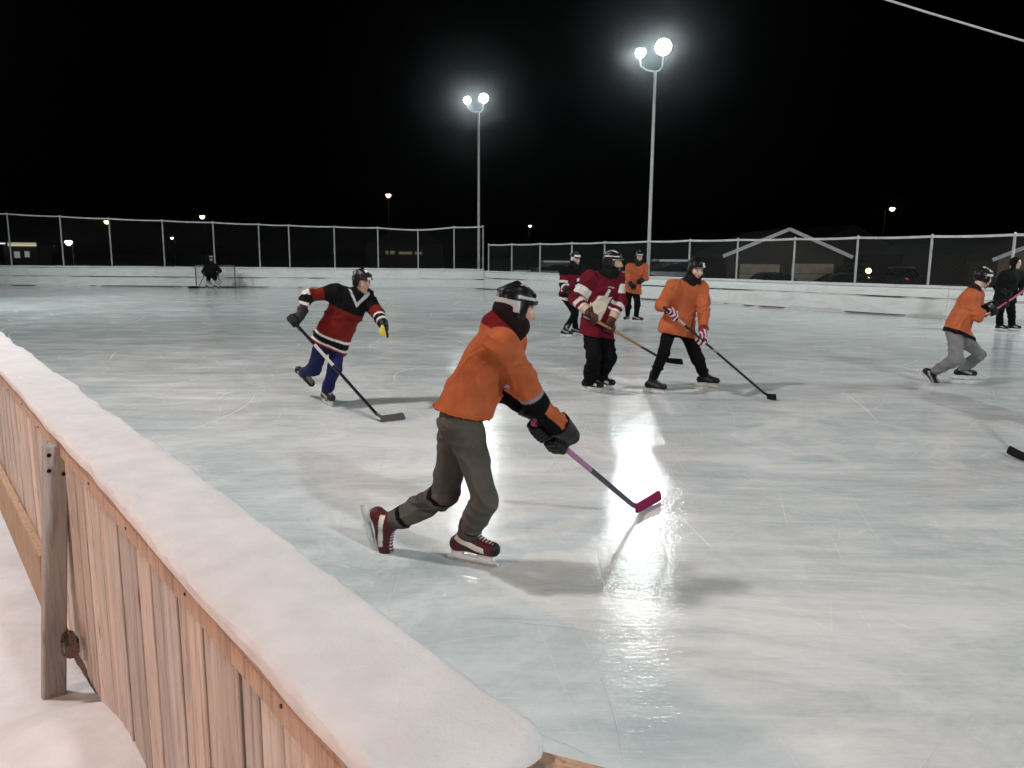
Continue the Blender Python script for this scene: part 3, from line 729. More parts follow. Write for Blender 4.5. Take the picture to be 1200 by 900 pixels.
JOINTS = {'A': {'ankL': (-0.696, 4.114, 0.169),
       'ankR': (-0.239, 3.972, 0.145),
       'elL': (0.028, 4.134, 0.952),
       'elR': (-0.016, 3.694, 0.95),
       'head': (0.014, 3.914, 1.389),
       'hipL': (-0.28, 4.004, 0.778),
       'hipR': (-0.25, 3.824, 0.817),
       'kneL': (-0.345, 3.994, 0.46),
       'kneR': (-0.122, 3.654, 0.563),
       'neck': (-0.059, 3.914, 1.271),
       'pel': (-0.274, 3.914, 0.815),
       'shL': (-0.011, 4.084, 1.2),
       'shR': (-0.048, 3.744, 1.221),
       'wrL': (0.15, 4.074, 0.738),
       'wrR': (0.219, 3.954, 0.696)},
 'B': {'ankL': (-2.064, 8.412, 0.145),
       'ankR': (-2.417, 8.772, 0.299),
       'elL': (-1.422, 8.392, 0.987),
       'elR': (-2.21, 8.192, 1.186),
       'head': (-1.641, 8.412, 1.363),
       'hipL': (-1.933, 8.472, 0.721),
       'hipR': (-2.042, 8.342, 0.753),
       'kneL': (-1.876, 8.112, 0.514),
       'kneR': (-2.158, 8.392, 0.444),
       'neck': (-1.719, 8.412, 1.215),
       'pel': (-1.994, 8.412, 0.746),
       'shL': (-1.549, 8.552, 1.181),
       'shR': (-1.995, 8.292, 1.264),
       'wrL': (-1.354, 8.132, 0.881),
       'wrR': (-2.269, 8.092, 1.039)},
 'C': {'ankL': (1.122, 9.563, 0.145),
       'ankR': (0.952, 9.37, 0.145),
       'elL': (1.446, 9.313, 1.072),
       'elR': (0.72, 9.253, 1.049),
       'head': (1.202, 9.373, 1.579),
       'hipL': (1.136, 9.423, 0.833),
       'hipR': (0.948, 9.323, 0.84),
       'kneL': (1.169, 9.253, 0.412),
       'kneR': (0.966, 9.193, 0.398),
       'neck': (1.125, 9.373, 1.405),
       'pel': (1.036, 9.373, 0.857),
       'shL': (1.366, 9.473, 1.394),
       'shR': (0.828, 9.273, 1.375),
       'wrL': (1.285, 9.073, 0.875),
       'wrR': (0.917, 9.033, 0.925)},
 'D': {'ankL': (2.474, 9.755, 0.145),
       'ankR': (1.719, 9.285, 0.145),
       'elL': (2.337, 9.344, 0.953),
       'elR': (1.754, 9.284, 0.984),
       'head': (2.229, 9.484, 1.504),
       'hipL': (2.144, 9.514, 0.769),
       'hipR': (1.931, 9.454, 0.773),
       'kneL': (2.215, 9.224, 0.518),
       'kneR': (1.816, 9.284, 0.455),
       'neck': (2.153, 9.484, 1.348),
       'pel': (2.031, 9.484, 0.792),
       'shL': (2.391, 9.544, 1.285),
       'shR': (1.884, 9.384, 1.298),
       'wrL': (2.269, 9.154, 0.753),
       'wrR': (1.864, 9.064, 0.971)},
 'E': {'ankL': (1.332, 16.248, 0.145),
       'ankR': (1.09, 15.881, 0.145),
       'elL': (1.503, 16.011, 1.018),
       'elR': (0.988, 15.961, 1.016),
       'head': (1.283, 16.061, 1.591),
       'hipL': (1.265, 16.091, 0.854),
       'hipR': (1.084, 16.031, 0.855),
       'kneL': (1.3, 15.961, 0.42),
       'kneR': (1.104, 15.941, 0.402),
       'neck': (1.234, 16.061, 1.399),
       'pel': (1.174, 16.061, 0.89),
       'shL': (1.436, 16.141, 1.365),
       'shR': (1.018, 15.981, 1.364),
       'wrL': (1.328, 15.781, 0.87),
       'wrR': (1.169, 15.761, 0.904)},
 'F': {'ankL': (3.145, 19.597, 0.145),
       'ankR': (2.963, 19.838, 0.145),
       'elL': (3.392, 19.488, 1.064),
       'elR': (2.794, 19.508, 1.058),
       'head': (3.173, 19.588, 1.655),
       'hipL': (3.116, 19.588, 0.822),
       'hipR': (2.921, 19.588, 0.821),
       'kneL': (3.136, 19.488, 0.398),
       'kneR': (2.92, 19.488, 0.396),
       'neck': (3.137, 19.588, 1.464),
       'pel': (3.028, 19.588, 0.865),
       'shL': (3.397, 19.588, 1.412),
       'shR': (2.859, 19.588, 1.408),
       'wrL': (3.16, 19.248, 1.048),
       'wrR': (2.979, 19.288, 0.94)},
 'G': {'ankL': (6.25, 10.568, 0.145),
       'ankR': (5.677, 10.279, 0.135),
       'elL': (6.427, 10.429, 0.972),
       'elR': (6.072, 10.059, 0.939),
       'head': (6.219, 10.259, 1.41),
       'hipL': (6.023, 10.339, 0.699),
       'hipR': (5.862, 10.179, 0.713),
       'kneL': (6.2, 10.199, 0.52),
       'kneR': (5.79, 10.159, 0.419),
       'neck': (6.112, 10.259, 1.252),
       'pel': (5.94, 10.259, 0.729),
       'shL': (6.277, 10.429, 1.189),
       'shR': (5.969, 10.099, 1.18),
       'wrL': (6.521, 10.309, 1.015),
       'wrR': (6.332, 10.159, 0.956)},
 'H': {'ankL': (11.739, 18.051, 0.145),
       'ankR': (11.443, 18.026, 0.145),
       'elL': (11.941, 17.988, 1.002),
       'elR': (11.307, 17.988, 0.997),
       'head': (11.668, 18.038, 1.587),
       'hipL': (11.626, 18.058, 0.858),
       'hipR': (11.381, 18.018, 0.858),
       'kneL': (11.623, 17.938, 0.389),
       'kneR': (11.364, 17.938, 0.387),
       'neck': (11.594, 18.038, 1.371),
       'pel': (11.509, 18.038, 0.897),
       'shL': (11.871, 18.088, 1.313),
       'shR': (11.385, 18.038, 1.291),
       'wrL': (11.654, 17.718, 0.933),
       'wrR': (11.371, 17.788, 0.888)},
 'I': {'ankL': (-14.095, 36.639, 0.145),
       'ankR': (-14.471, 36.567, 0.145),
       'elL': (-14.039, 36.992, 0.859),
       'elR': (-14.691, 36.992, 0.853),
       'head': (-14.374, 37.042, 1.398),
       'hipL': (-14.395, 37.192, 0.609),
       'hipR': (-14.6, 37.192, 0.607),
       'kneL': (-14.213, 36.892, 0.336),
       'kneR': (-14.539, 36.892, 0.333),
       'neck': (-14.407, 37.092, 1.156),
       'pel': (-14.495, 37.192, 0.649),
       'shL': (-14.229, 37.092, 1.057),
       'shR': (-14.596, 37.092, 1.054),
       'wrL': (-13.994, 36.742, 0.703),
       'wrR': (-14.563, 36.742, 0.659)}}
STICKS = {'A': ((0.125, 4.014, 0.77), (0.816, 4.787, 0.01), (1.008, 5.07, 0.012)),
 'B': ((-2.311, 8.012, 0.991), (-1.309, 7.498, 0.01), (-1.087, 7.62, 0.012)),
 'C': ((0.858, 8.953, 0.981), (1.946, 9.823, 0.319), (2.212, 9.923, 0.274)),
 'D': ((1.774, 8.984, 1.066), (3.022, 8.945, 0.01), (3.104, 8.828, 0.012)),
 'G': ((6.226, 10.109, 0.925), (7.359, 10.609, 1.455), (7.529, 10.639, 1.572)),
 'I': ((-14.514, 36.642, 0.821), (-15.139, 37.274, 0.01), (-15.387, 36.683, 0.012)),
 'J': ((5.55, 6.75, 0.92), (4.265, 6.098, 0.01), (4.238, 6.421, 0.012))}
CREST = [(1.143, 1.271), (1.173, 1.261), (1.135, 1.17), (1.196, 1.171), (1.147, 1.1), (1.091, 0.958), (1.032, 0.866), (0.981, 0.875), (0.827, 0.945),
 (0.907, 0.966), (0.825, 1.037), (0.906, 1.027), (0.945, 1.098), (0.994, 1.139), (1.023, 1.19), (1.094, 1.19)]
WATT, WARM, SKY, HAZE = 5500.0, 1450.0, 0.02, 0.00028
# ------------------------------------------------------------------ colour patterns of the clothes
ORANGE = (0.42, 0.112, 0.046); MAROON = (0.115, 0.008, 0.018); WHITE = (0.62, 0.61, 0.58); BLACK = (0.006, 0.006, 0.0075); CREAM = (0.62, 0.58, 0.48)
def flat(c): return np.array(c)
def base_col(V, c): return np.tile(V3(c), (len(V), 1))
def spine_t(V, x): return (V - x['hem']) @ x['hemn']
def near_collar(V, x, r=0.12): return (np.linalg.norm(V - (x['J']['neck'] * 0.75 + x['hc'] * 0.25), axis=1) < r * x['S']) & (((V - x['J']['neck']) @ x['spine']) > 0.0)
def arm(V, x, sd):
    """0..1 along the upper arm, 1..2 along the forearm; -1 off the arm"""
    J = x['J']; t1, d1 = seg_param(V, J['sh' + sd], J['el' + sd]); t2, d2 = seg_param(V, J['el' + sd], J['wr' + sd])
    o = np.where(d1 < d2, np.clip(t1, -1, 1), 1 + np.clip(t2, 0, 1))
    tor, dt = seg_param(V, J['pel'], (J['shR'] + J['shL']) / 2)
    return np.where((np.minimum(d1, d2) < 0.115 * x['S']) & (dt - 0.07 * x['S'] > np.minimum(d1, d2) * 0.75) | (np.minimum(d1, d2) < 0.08 * x['S']), o, -1)

def jersey_near(V, x):
    c = base_col(V, ORANGE); c[near_collar(V, x, 0.145)] = (0.15, 0.012, 0.014)
    J = x['J']
    for sd in 'RL':
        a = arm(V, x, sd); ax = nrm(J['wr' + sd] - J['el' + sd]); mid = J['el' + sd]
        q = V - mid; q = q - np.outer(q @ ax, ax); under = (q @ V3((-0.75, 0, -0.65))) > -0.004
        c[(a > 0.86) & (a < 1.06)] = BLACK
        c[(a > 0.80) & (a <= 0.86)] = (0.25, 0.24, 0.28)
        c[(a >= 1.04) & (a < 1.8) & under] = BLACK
    return c
def jersey_striped(V, x):
    red = (0.15, 0.014, 0.012); c = base_col(V, red); w = spine_t(V, x)
    tot = float((x['J']['neck'] - x['hem']) @ x['spine'])
    c[w > tot - 0.185 * x['S']] = BLACK
    c[(w > 0.035) & (w < 0.055)] = WHITE; c[(w >= 0.055) & (w < 0.115)] = BLACK; c[(w >= 0.115) & (w < 0.138)] = WHITE
    a = arm(V, x, 'R')
    for lo, hi, cc in ((0.0, 0.42, BLACK), (0.42, 0.95, red), (0.95, 1.08, WHITE), (1.08, 1.42, BLACK), (1.42, 1.56, WHITE), (1.56, 2.1, (0.05, 0.012, 0.014))): c[(a > lo) & (a <= hi)] = cc
    a = arm(V, x, 'L')
    for lo, hi, cc in ((0.0, 0.72, BLACK), (0.72, 1.2, red), (1.2, 1.32, WHITE), (1.32, 1.5, BLACK), (1.5, 1.6, WHITE), (1.6, 2.1, BLACK)): c[(a > lo) & (a <= hi)] = cc
    J = x['J']; v = (V - J['neck']); fr = v @ x['front']; lat = np.abs(v @ x['right']); up = v @ x['spine']
    c[(fr > 0.02) & (np.abs(lat - (0.055 + up * 0.75)) < 0.018) & (up > -0.1) & (up < 0.1)] = (0.5, 0.52, 0.6)
    return c
def jersey_maroon(V, x):
    c = base_col(V, MAROON); J = x['J']; w = spine_t(V, x)
    P = V + x['O']
    m = in_poly(P[:, 0], P[:, 2], CREST) & (((V - lerp(J['pel'], J['neck'], 0.5)) @ x['front']) > 0.02)
    ar, al = arm(V, x, 'R'), arm(V, x, 'L')
    c[m & (ar < 0) & (al < 0)] = CREAM
    lat = (V - J['pel']) @ x['right']; c[(lat < -0.145) & (w < 0.30) & (al < 0.0)] = WHITE
    n = vnoise(V * 9, 3) * 0.05
    for a, sd in ((ar, 'R'), (al, 'L')):
        q = V - J['el' + sd]; out = q @ nrm(x['front'] + (x['right'] if sd == 'R' else -x['right']) * 0.6)
        c[(a + n > 0.38) & (a + n < 0.72) & (out > -0.02)] = WHITE
        c[(a > 1.18) & (a < 1.34)] = WHITE
        c[(a > 1.50) & (a < 1.60)] = WHITE
    up = (V - J['neck']) @ x['spine']; c[(np.abs(up + 0.105) < 0.008) & ((V - J['neck']) @ x['front'] > 0.05) & (np.abs((V - J['neck']) @ x['right']) < 0.05)] = (0.45, 0.3, 0.3)
    c[near_collar(V, x, 0.13)] = BLACK
    return c
def jersey_orange(V, x):
    c = base_col(V, ORANGE); c[near_collar(V, x, 0.135)] = (0.02, 0.012, 0.012); return c
def jersey_far_maroon(V, x):
    c = base_col(V, (0.12, 0.009, 0.018)); J = x['J']; up = (V - J['neck']) @ x['spine']; c[up > -0.12] = BLACK
    w = spine_t(V, x); c[(w < 0.05)] = WHITE; c[(w > 0.05) & (w < 0.13)] = BLACK
    for sd in 'RL':
        a = arm(V, x, sd); c[(a >= 0) & (a < 0.35)] = BLACK
        for lo, hi, cc in ((0.7, 0.88, WHITE), (0.88, 1.2, BLACK), (1.2, 1.38, WHITE), (1.38, 1.6, (0.12, 0.009, 0.018)), (1.6, 2, BLACK)): c[(a > lo) & (a <= hi)] = cc
    return c
def jersey_black(V, x): return base_col(V, (0.012, 0.012, 0.013))
def jersey_black_hem(V, x):
    c = base_col(V, (0.46, 0.125, 0.05)); c[spine_t(V, x) < 0.055] = BLACK; c[near_collar(V, x, 0.13)] = (0.03, 0.014, 0.012)
    for sd in 'RL':
        a = arm(V, x, sd); c[a > 1.45] = BLACK
    return c
def jersey_goalie(V, x):
    c = base_col(V, (0.008, 0.008, 0.010)); return c
def pants_grey(V, x): return base_col(V, (0.088, 0.085, 0.075))
def pants_strap(V, x):
    c = base_col(V, (0.088, 0.084, 0.074)); J = x['J']
    for sd in 'RL':
        t, d = seg_param(V, J['kn' + sd], J['ank' + sd])
        c[(t > 0.66) & (t < 0.73)] = BLACK; c[(t > 0.78) & (t < 0.9) & (d > 0.06)] = (0.06, 0.06, 0.06)
    return c
def pants_navy(V, x): return base_col(V, (0.018, 0.020, 0.075))
def pants_light(V, x): return base_col(V, (0.20, 0.20, 0.205))
def pants_black(V, x): return base_col(V, (0.006, 0.006, 0.0075))
def pants_patch(V, x):
    c = pants_black(V, x); J = x['J']
    t, d = seg_param(V, J['knL'], J['ankL']); m = (t > 0.28) & (t < 0.5) & (((V - J['knL']) @ x['right']) > 0.03); c[m] = (0.35, 0.36, 0.34); return c

WH = (0.68, 0.68, 0.66)
CFG = {
 'A': dict(glv=1.12, sleeve=0.4, label='hockey player in orange jacket and grey trousers striding, nearest the snowy board wall', S=0.97, h=0.0065, hh=0.005, gh=0.0038, face=(0.93, 0.36, -0.2),
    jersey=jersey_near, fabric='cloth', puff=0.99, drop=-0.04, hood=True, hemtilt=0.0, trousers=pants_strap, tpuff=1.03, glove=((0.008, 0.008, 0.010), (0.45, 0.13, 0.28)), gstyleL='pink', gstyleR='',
    footR=(0.92, -0.40, 0), footL=(0.22, -0.05, -0.95), flatL=False, boot=(0.07, 0.010, 0.014), acc=(0.62, 0.60, 0.56), gripR=(0.22, 0.5), gripL=(0.05, 0.12),
    patches=[(-0.2, 0.2, -0.16, -0.015, -0.02, 0.045, (0.5, 0.5, 0.5)), (-0.2, 0.2, -0.03, 0.10, 0.062, 0.078, (0.45, 0.45, 0.46))], level=0.6, shw=0.36, hs=0.9, seed=3, wr=1.1, scarf=(0.02, 0.01, 0.012)),
 'B': dict(label='player in red and black striped jersey and navy trousers gliding on one leg', S=0.96, h=0.0085, hh=0.006, face=(0.80, -0.58, -0.2),
    jersey=jersey_striped, puff=1.05, drop=0.10, hemtilt=0.1, trousers=pants_navy, tpuff=1.05, hold='R', glove=((0.008, 0.008, 0.010), (0.62, 0.55, 0.10)), gstyleL='palm', gripR=(0.03, 0.1),
    footL=(0.55, -0.80, 0), footR=(0.62, 0.1, -0.7), flatR=False, patches=[(-0.02, 0.03, 0.03, 0.07, 0.09, 0.16, WH), (-0.03, 0.03, 0.1, 0.2, 0.03, 0.07, (0.5, 0.5, 0.5))], skin=(0.52, 0.32, 0.24), seed=5),
 'C': dict(label='bearded player in maroon jersey with a pale crest, standing in black trousers', S=1.03, h=0.0085, hh=0.006, face=(0.94, -0.34, -0.05),
    jersey=jersey_maroon, puff=1.08, shw=0.35, scarf=(0.012, 0.011, 0.012), drop=0.16, trousers=pants_black, tpuff=1.2, cuff=0.0, glove=((0.07, 0.02, 0.02), (0.50, 0.36, 0.27)), gstyle='pale', beard=(0.03, 0.018, 0.012), gripR=(0.04, 0.2), gripL=(0.3, 0.55),
    footR=(0.86, -0.5, 0), footL=(0.86, -0.48, 0), acc=(0.6, 0.6, 0.58), patches=[(-0.2, 0.2, -0.09, 0.09, 0.070, 0.079, WH), (0.03, 0.05, -0.1, 0.06, 0.1, 0.16, WH), (-0.2, 0.2, 0.02, 0.14, 0.03, 0.042, (0.5, 0.5, 0.5))], skin=(0.56, 0.38, 0.28), seed=8),
 'D': dict(label='player in orange jersey with red and white striped gloves reaching his stick out', S=1.0, h=0.0085, hh=0.006, face=(0.34, -0.92, -0.16),
    jersey=jersey_orange, puff=1.07, drop=0.09, level=0.4, hemtilt=-0.1, trousers=pants_patch, tpuff=0.95, cuff=0.2, glove=((0.16, 0.010, 0.022), (0.60, 0.52, 0.55)), gstyle='striped', gripR=(0.03, 0.15), gripL=(0.35, 0.6),
    footR=(0.80, -0.6, 0), footL=(0.90, -0.42, 0), acc=(0.05, 0.05, 0.05), holder=WH, patches=[(-0.075, -0.03, 0.05, 0.2, 0.045, 0.10, WH), (-0.06, 0.06, 0.1, 0.2, 0.03, 0.046, (0.4, 0.3, 0.3))], scarf=(0.015, 0.012, 0.013), skin=(0.60, 0.42, 0.32), seed=12),
 'E': dict(label='distant player in maroon jersey with black shoulders behind the crested jersey', S=1.0, h=0.012, hh=0.009, face=(0.7, -0.7, -0.1),
    jersey=jersey_far_maroon, puff=1.0, drop=0.14, trousers=pants_black, hold='', glove=((0.008, 0.008, 0.010), WH), footR=(0.8, -0.6, 0), footL=(0.85, -0.5, 0), scarf=(0.015, 0.012, 0.015),
    patches=[(-0.2, 0.2, 0.04, 0.2, 0.06, 0.1, WH), (0.03, 0.2, -0.03, 0.06, -0.02, 0.05, (0.5, 0.5, 0.5))], seed=14),
 'F': dict(label='farthest orange player with a black glove, standing by the light pole', S=1.02, h=0.014, hh=0.010, face=(0.1, -0.97, -0.12),
    jersey=jersey_orange, puff=1.0, drop=0.12, trousers=pants_black, hold='', glove=((0.008, 0.008, 0.010), BLACK), footR=(-0.5, -0.8, 0), footL=(0.9, -0.4, 0), scarf=(0.02, 0.03, 0.02),
    patches=[(-0.2, 0.2, 0.03, 0.2, 0.05, 0.08, (0.4, 0.4, 0.4))], seed=17),
 'G': dict(label='orange player in light grey trousers skating away at the right, pink stick raised', S=0.97, h=0.009, hh=0.0065, face=(0.97, 0.05, -0.15),
    jersey=jersey_black_hem, puff=1.03, drop=0.075, trousers=pants_light, tpuff=1.08, glove=((0.008, 0.008, 0.010), (0.5, 0.12, 0.2)), gstyle='', gripR=(0.04, 0.15), gripL=(0.22, 0.4),
    footL=(0.95, -0.25, 0), footR=(0.62, -0.15, -0.7), flatR=False, patches=[(-0.2, 0.2, -0.02, 0.1, 0.03, 0.06, WH), (-0.2, 0.2, 0.06, 0.2, 0.03, 0.05, WH), (0.0, 0.05, -0.05, 0.06, 0.1, 0.2, (0.5, 0.5, 0.5))], shw=0.36, skin=(0.6, 0.42, 0.33), seed=19),
 'H': dict(label='person in black hooded winter clothes standing on skates at the far boards', S=1.03, h=0.013, hh=0.009, face=(0.3, -0.94, -0.05),
    jersey=jersey_black, fabric='cloth', puff=1.12, drop=0.2, hoodup=True, trousers=pants_black, tpuff=1.15, cuff=0.05, hold='', glove=((0.008, 0.008, 0.010), BLACK), footR=(0.5, -0.85, 0), footL=(0.8, -0.5, 0), skin=(0.6, 0.45, 0.4), seed=22),
 'I': dict(label='goalkeeper in dark jersey and pale leg pads crouching before the net', S=1.04, h=0.02, hh=0.014, gh=0.014, face=(0.35, -0.93, -0.1),
    jersey=jersey_goalie, scarf=(0.01, 0.01, 0.01), puff=1.35, drop=0.08, trousers=pants_black, tpuff=1.2, hold='R', glove=((0.02, 0.02, 0.02), BLACK), footR=(0.5, -0.85, 0), footL=(0.7, -0.7, 0), seed=25, shw=0.42, gripR=(0.05, 0.4),
    patches=[(-0.2, 0.2, -0.2, 0.2, 0.1, 0.2, WH)]),
}
PEOPLE = {}
for k, cfg in CFG.items():
    if k in STICKS: cfg['stick'] = STICKS[k]
    PEOPLE[k] = make_person(k, JOINTS[k], cfg)

# the player beyond the right edge whose blade reaches into the picture: a pose like the striped-glove player's
JJ = {k: tuple(V3(v) - V3(JOINTS['D']['pel']) + V3((5.75, 6.75, JOINTS['D']['pel'][2]))) for k, v in JOINTS['D'].items()}
cj = dict(CFG['D'], label='player in orange jersey standing just right of the frame, stick on the ice', jersey=jersey_orange, h=0.013, hh=0.01, glove=((0.012,) * 3, BLACK), gstyle='', face=(-0.9, -0.3, -0.2), stick=STICKS['J'], seed=31, scarf=None, trousers=pants_black, gripR=(0.04, 0.15), gripL=(0.3, 0.5))
cj['wr'] = 1.0
PEOPLE['J'] = make_person('J', JJ, cj)

# goalkeeper's leg pads
gp, GJ, GO = PEOPLE['I']
for sd in 'RL':
    mb = MB(); a, b = GJ['kn' + sd], GJ['ank' + sd]; d = nrm(b - a); f = nrm(V3((0.35, -0.93, 0)) - d * (V3((0.35, -0.93, 0)) @ d)); r = np.cross(d, f)
    top = a - d * 0.14 + f * 0.085; bot = b + d * 0.04 + f * 0.09
    n = 9
    for i in range(n):
        p = lerp(top, bot, (i + 0.5) / n); dark = i in (1, 4, 7)
        mb.box(p, (0.125, np.linalg.norm(bot - top) / n / 2 - 0.003, 0.045), (r, d, f), (0.03, 0.03, 0.03) if dark else (0.62, 0.60, 0.56), 0.012)
    mb.build('leg_pad', M['leather'], gp)

blk = (0.008, 0.008, 0.010)
make_stick(*STICKS['A'], 'dark shafted stick with magenta blade held by the nearest striding player', [(0.3, (0.30, 0.09, 0.22)), (0.52, (0.34, 0.14, 0.27)), (1, (0.035, 0.035, 0.06))], (0.22, 0.012, 0.07), grip=(0.4, 0.12, 0.25))
make_stick(*STICKS['B'], 'black stick with pale mid shaft held one-handed by the red and black striped player', [(0.28, blk), (0.5, (0.5, 0.5, 0.52)), (1, blk)], (0.10, 0.10, 0.10))
make_stick(*STICKS['C'], 'yellowish stick with black blade held by the maroon crested player', [(0.72, (0.42, 0.30, 0.13)), (1, (0.05, 0.04, 0.03))], blk)
make_stick(*STICKS['D'], 'long black stick held in red and white striped gloves', [(0.2, (0.5, 0.5, 0.5)), (0.48, blk), (0.52, (0.25, 0.25, 0.25)), (1, blk)], blk)
make_stick(*STICKS['G'], 'pink shafted stick raised by the player in light grey trousers', [(1, (0.55, 0.12, 0.20))], blk, grip=(0.5, 0.14, 0.22))
make_stick(*STICKS['I'], 'dark wide goalkeeper stick resting on the ice before the net', [(1, blk)], blk, depth=0.09)
make_stick(*STICKS['J'], 'black stick blade resting on the ice at the right edge of the picture', [(1, blk)], blk)
# ------------------------------------------------------------------ the place
Z = V3((0, 0, 1))
NW0, NW1 = V3((0.061, 1.010, 0)), V3((-4.44, 6.64, 0))       # rink-side edge of the near wall's snow cap
WD = nrm(NW1 - NW0); WN = V3((WD[1], -WD[0], 0)); WN = WN if WN[0] > 0 else -WN
LEFT0, CORN, RIGHT1 = V3((-26.5, 38.6, 0)), V3((-1.45, 38.9, 0)), V3((13.35, 20.34, 0))
RD = nrm(RIGHT1 - CORN); RN = V3((-RD[1], RD[0], 0)); RN = RN if RN[1] > 0 else -RN
LD = nrm(CORN - LEFT0); LN = V3((-LD[1], LD[0], 0))
FAR_R = CORN + RD * 62
NEAR_END = NW0 + WD * 41.5

def ground_h(x, y):
    q = np.stack([x - NW0[0], y - NW0[1]], -1); n = q @ WN[:2]; s = q @ WD[:2]
    foot = np.interp(s, [-3, 0.3, 1.6, 2.0, 2.7, 3.3, 5, 45], [0.26, 0.22, 0.15, 0.08, -0.12, -0.22, -0.26, -0.3])
    base = np.interp(s, [-4, 1.0, 3.5, 10], [0.05, -0.02, -0.22, -0.3])
    k = np.clip((n + 1.1) / 0.75, 0, 1); k = k * k * (3 - 2 * k)
    out = base + (foot - base) * k
    P = np.stack([x, y, np.zeros_like(x)], -1); near = np.exp(-((x + 1.5) ** 2 + (y - 2.5) ** 2) / 60.0)
    out = out + near * (0.05 * vnoise(P * 1.3, 2) + 0.022 * vnoise(P * 4.3, 4) + 0.008 * vnoise(P * 13, 6))
    inside = n > -0.12
    far = np.stack([x - CORN[0], y - CORN[1]], -1) @ RN[:2]
    beyond = -0.3 - 0.3 * np.clip((far - 2) / 5, 0, 1) + 0.06 * vnoise(P * 0.35, 8)
    return np.where(inside, np.where(far > 0.3, beyond, -0.3), out)

def graded(a, b, fine, lim):
    """coordinates: steps of FINE between a and b, growing out to +-lim"""
    c = list(np.arange(a, b, fine)); st = fine
    while c[-1] < lim: st *= 1.16; c.append(c[-1] + st)
    st = fine; lo = [a]
    while lo[-1] > -lim: st *= 1.16; lo.append(lo[-1] - st)
    return np.array(lo[:0:-1] + c)
gx, gy = graded(-4.2, 0.8, 0.045, 900), graded(0.3, 5.6, 0.045, 900)
XX, YY = np.meshgrid(gx, gy, indexing='ij'); ZZ = ground_h(XX, YY)
nx, ny = XX.shape; ii = np.arange(nx * ny).reshape(nx, ny)
quads = np.stack([ii[:-1, :-1].ravel(), ii[1:, :-1].ravel(), ii[1:, 1:].ravel(), ii[:-1, 1:].ravel()], 1)
g = link_mesh('ground', np.stack([XX.ravel(), YY.ravel(), ZZ.ravel()], 1), quads, M['snow'], smooth=True)
tag(g, 'snow covered ground around the rink', kind='structure')

# ice sheet bounded by the boards
def meet(P, d, Q, e):
    t = np.linalg.solve(np.array([[d[0], -e[0]], [d[1], -e[1]]]), (Q - P)[:2]); return P + d * t[0]
LCOR = meet(NW0 - WN * 0.05, WD, LEFT0 + LN * 0.02, LD)
bm = bmesh.new(); vs = [bm.verts.new((p[0], p[1], 0)) for p in (NW0 - WD * 20 - WN * 0.05, CORN + RD * 62 + RN * 0.02, CORN + RN * 0.02 + LN * 0.02, LCOR)]
f = bm.faces.new(vs)
if f.normal.z < 0: f.normal_flip()
me = bpy.data.meshes.new('ice'); bm.to_mesh(me); bm.free(); me.materials.append(M['ice'])
ice = bpy.data.objects.new('ice', me); COL.objects.link(ice); tag(ice, 'scratched grey rink ice', kind='structure')

# skate marks: thin curved cuts filled with white shavings, too many to count
def rink_ok(p): return (p - NW0) @ WN > 0.25 and (p - CORN) @ RN < -0.6 and (p - CORN) @ LN < -0.6
m = MB()
for i in range(900):
    near = i < 620
    for _ in range(30):
        p = V3((rng.uniform(-6, 8), rng.uniform(1.2, 11), 0)) if near else V3((rng.uniform(-18, 16), rng.uniform(8, 36), 0))
        if rink_ok(p): break
    R = rng.choice([rng.uniform(0.5, 2.0), rng.uniform(2, 6), 12]); L = rng.uniform(0.2, 1.5) * (1 if near else 2.2); a0 = rng.uniform(0, 6.283); sg = rng.choice([-1, 1])
    w = (rng.uniform(0.0006, 0.0017) if near else rng.uniform(0.003, 0.007)); n = 14; d = a0; q = p.copy(); pts = []
    for j in range(n + 1):
        pts.append((q.copy(), d)); d += sg * L / n / R; q = q + V3((math.cos(d), math.sin(d), 0)) * L / n
    vs = []
    for j, (q, d) in enumerate(pts):
        ww = w * math.sin(math.pi * (0.04 + 0.92 * j / n)); x = V3((-math.sin(d), math.cos(d), 0))
        vs += [q + x * ww + Z * 0.003, q - x * ww + Z * 0.003]
    if not all(rink_ok(q) for q, _ in pts): continue
    m.add(vs, [(2 * j, 2 * j + 1, 2 * j + 3, 2 * j + 2) for j in range(n)], (lambda v: (v, v * 1.01, v))(rng.uniform(0.66, 0.8)))
sm = m.build('skate_marks', M['snow']); tag(sm, 'white curved skate cuts across the ice', kind='stuff')

# ------------------------------------------------------------------ near wall
wall = empty('rink_board_wall', tuple(NW0 - WN * 0.125))
tag(wall, 'weathered plank rink wall with a thick snow cap, running from the front left', 'wall')
A3 = (WD, WN, Z)                       # local axes: along, towards the rink, up
def W(s, n, z): return WD * s + WN * (n + 0.125) + Z * z      # n measured from the cap's rink-side edge
PAINT = (0.72, 0.625, 0.56)
mb = MB(); s = 0.02; LEN = float((LCOR - NW0) @ WD) - 0.1
while s < LEN:
    w = rng.choice([0.095, 0.12, 0.14, 0.14]); t = rng.choice([rng.uniform(0.85, 1.12), rng.uniform(0.7, 1.0)]); hue = rng.uniform(-0.03, 0.03)
    z0 = 0.0 if s < 3.3 else 0.06; z1 = 0.862
    mb.box(W(s + w / 2, -0.215 + rng.uniform(-0.004, 0.004), (z0 + z1) / 2), (w / 2 - rng.uniform(0.0015, 0.006), 0.012, (z1 - z0) / 2), A3, (PAINT[0] * t + hue, PAINT[1] * t, PAINT[2] * t - hue * 0.6), 0.003)
    s += w
mb.build('plank', M['wood'], wall)
mb = MB()
mb.box(W(LEN / 2, -0.185, 0.35), (LEN / 2, 0.012, 0.55), A3, (0.10, 0.07, 0.055))
mb.build('backing_panel', M['wood'], wall)
mb = MB()
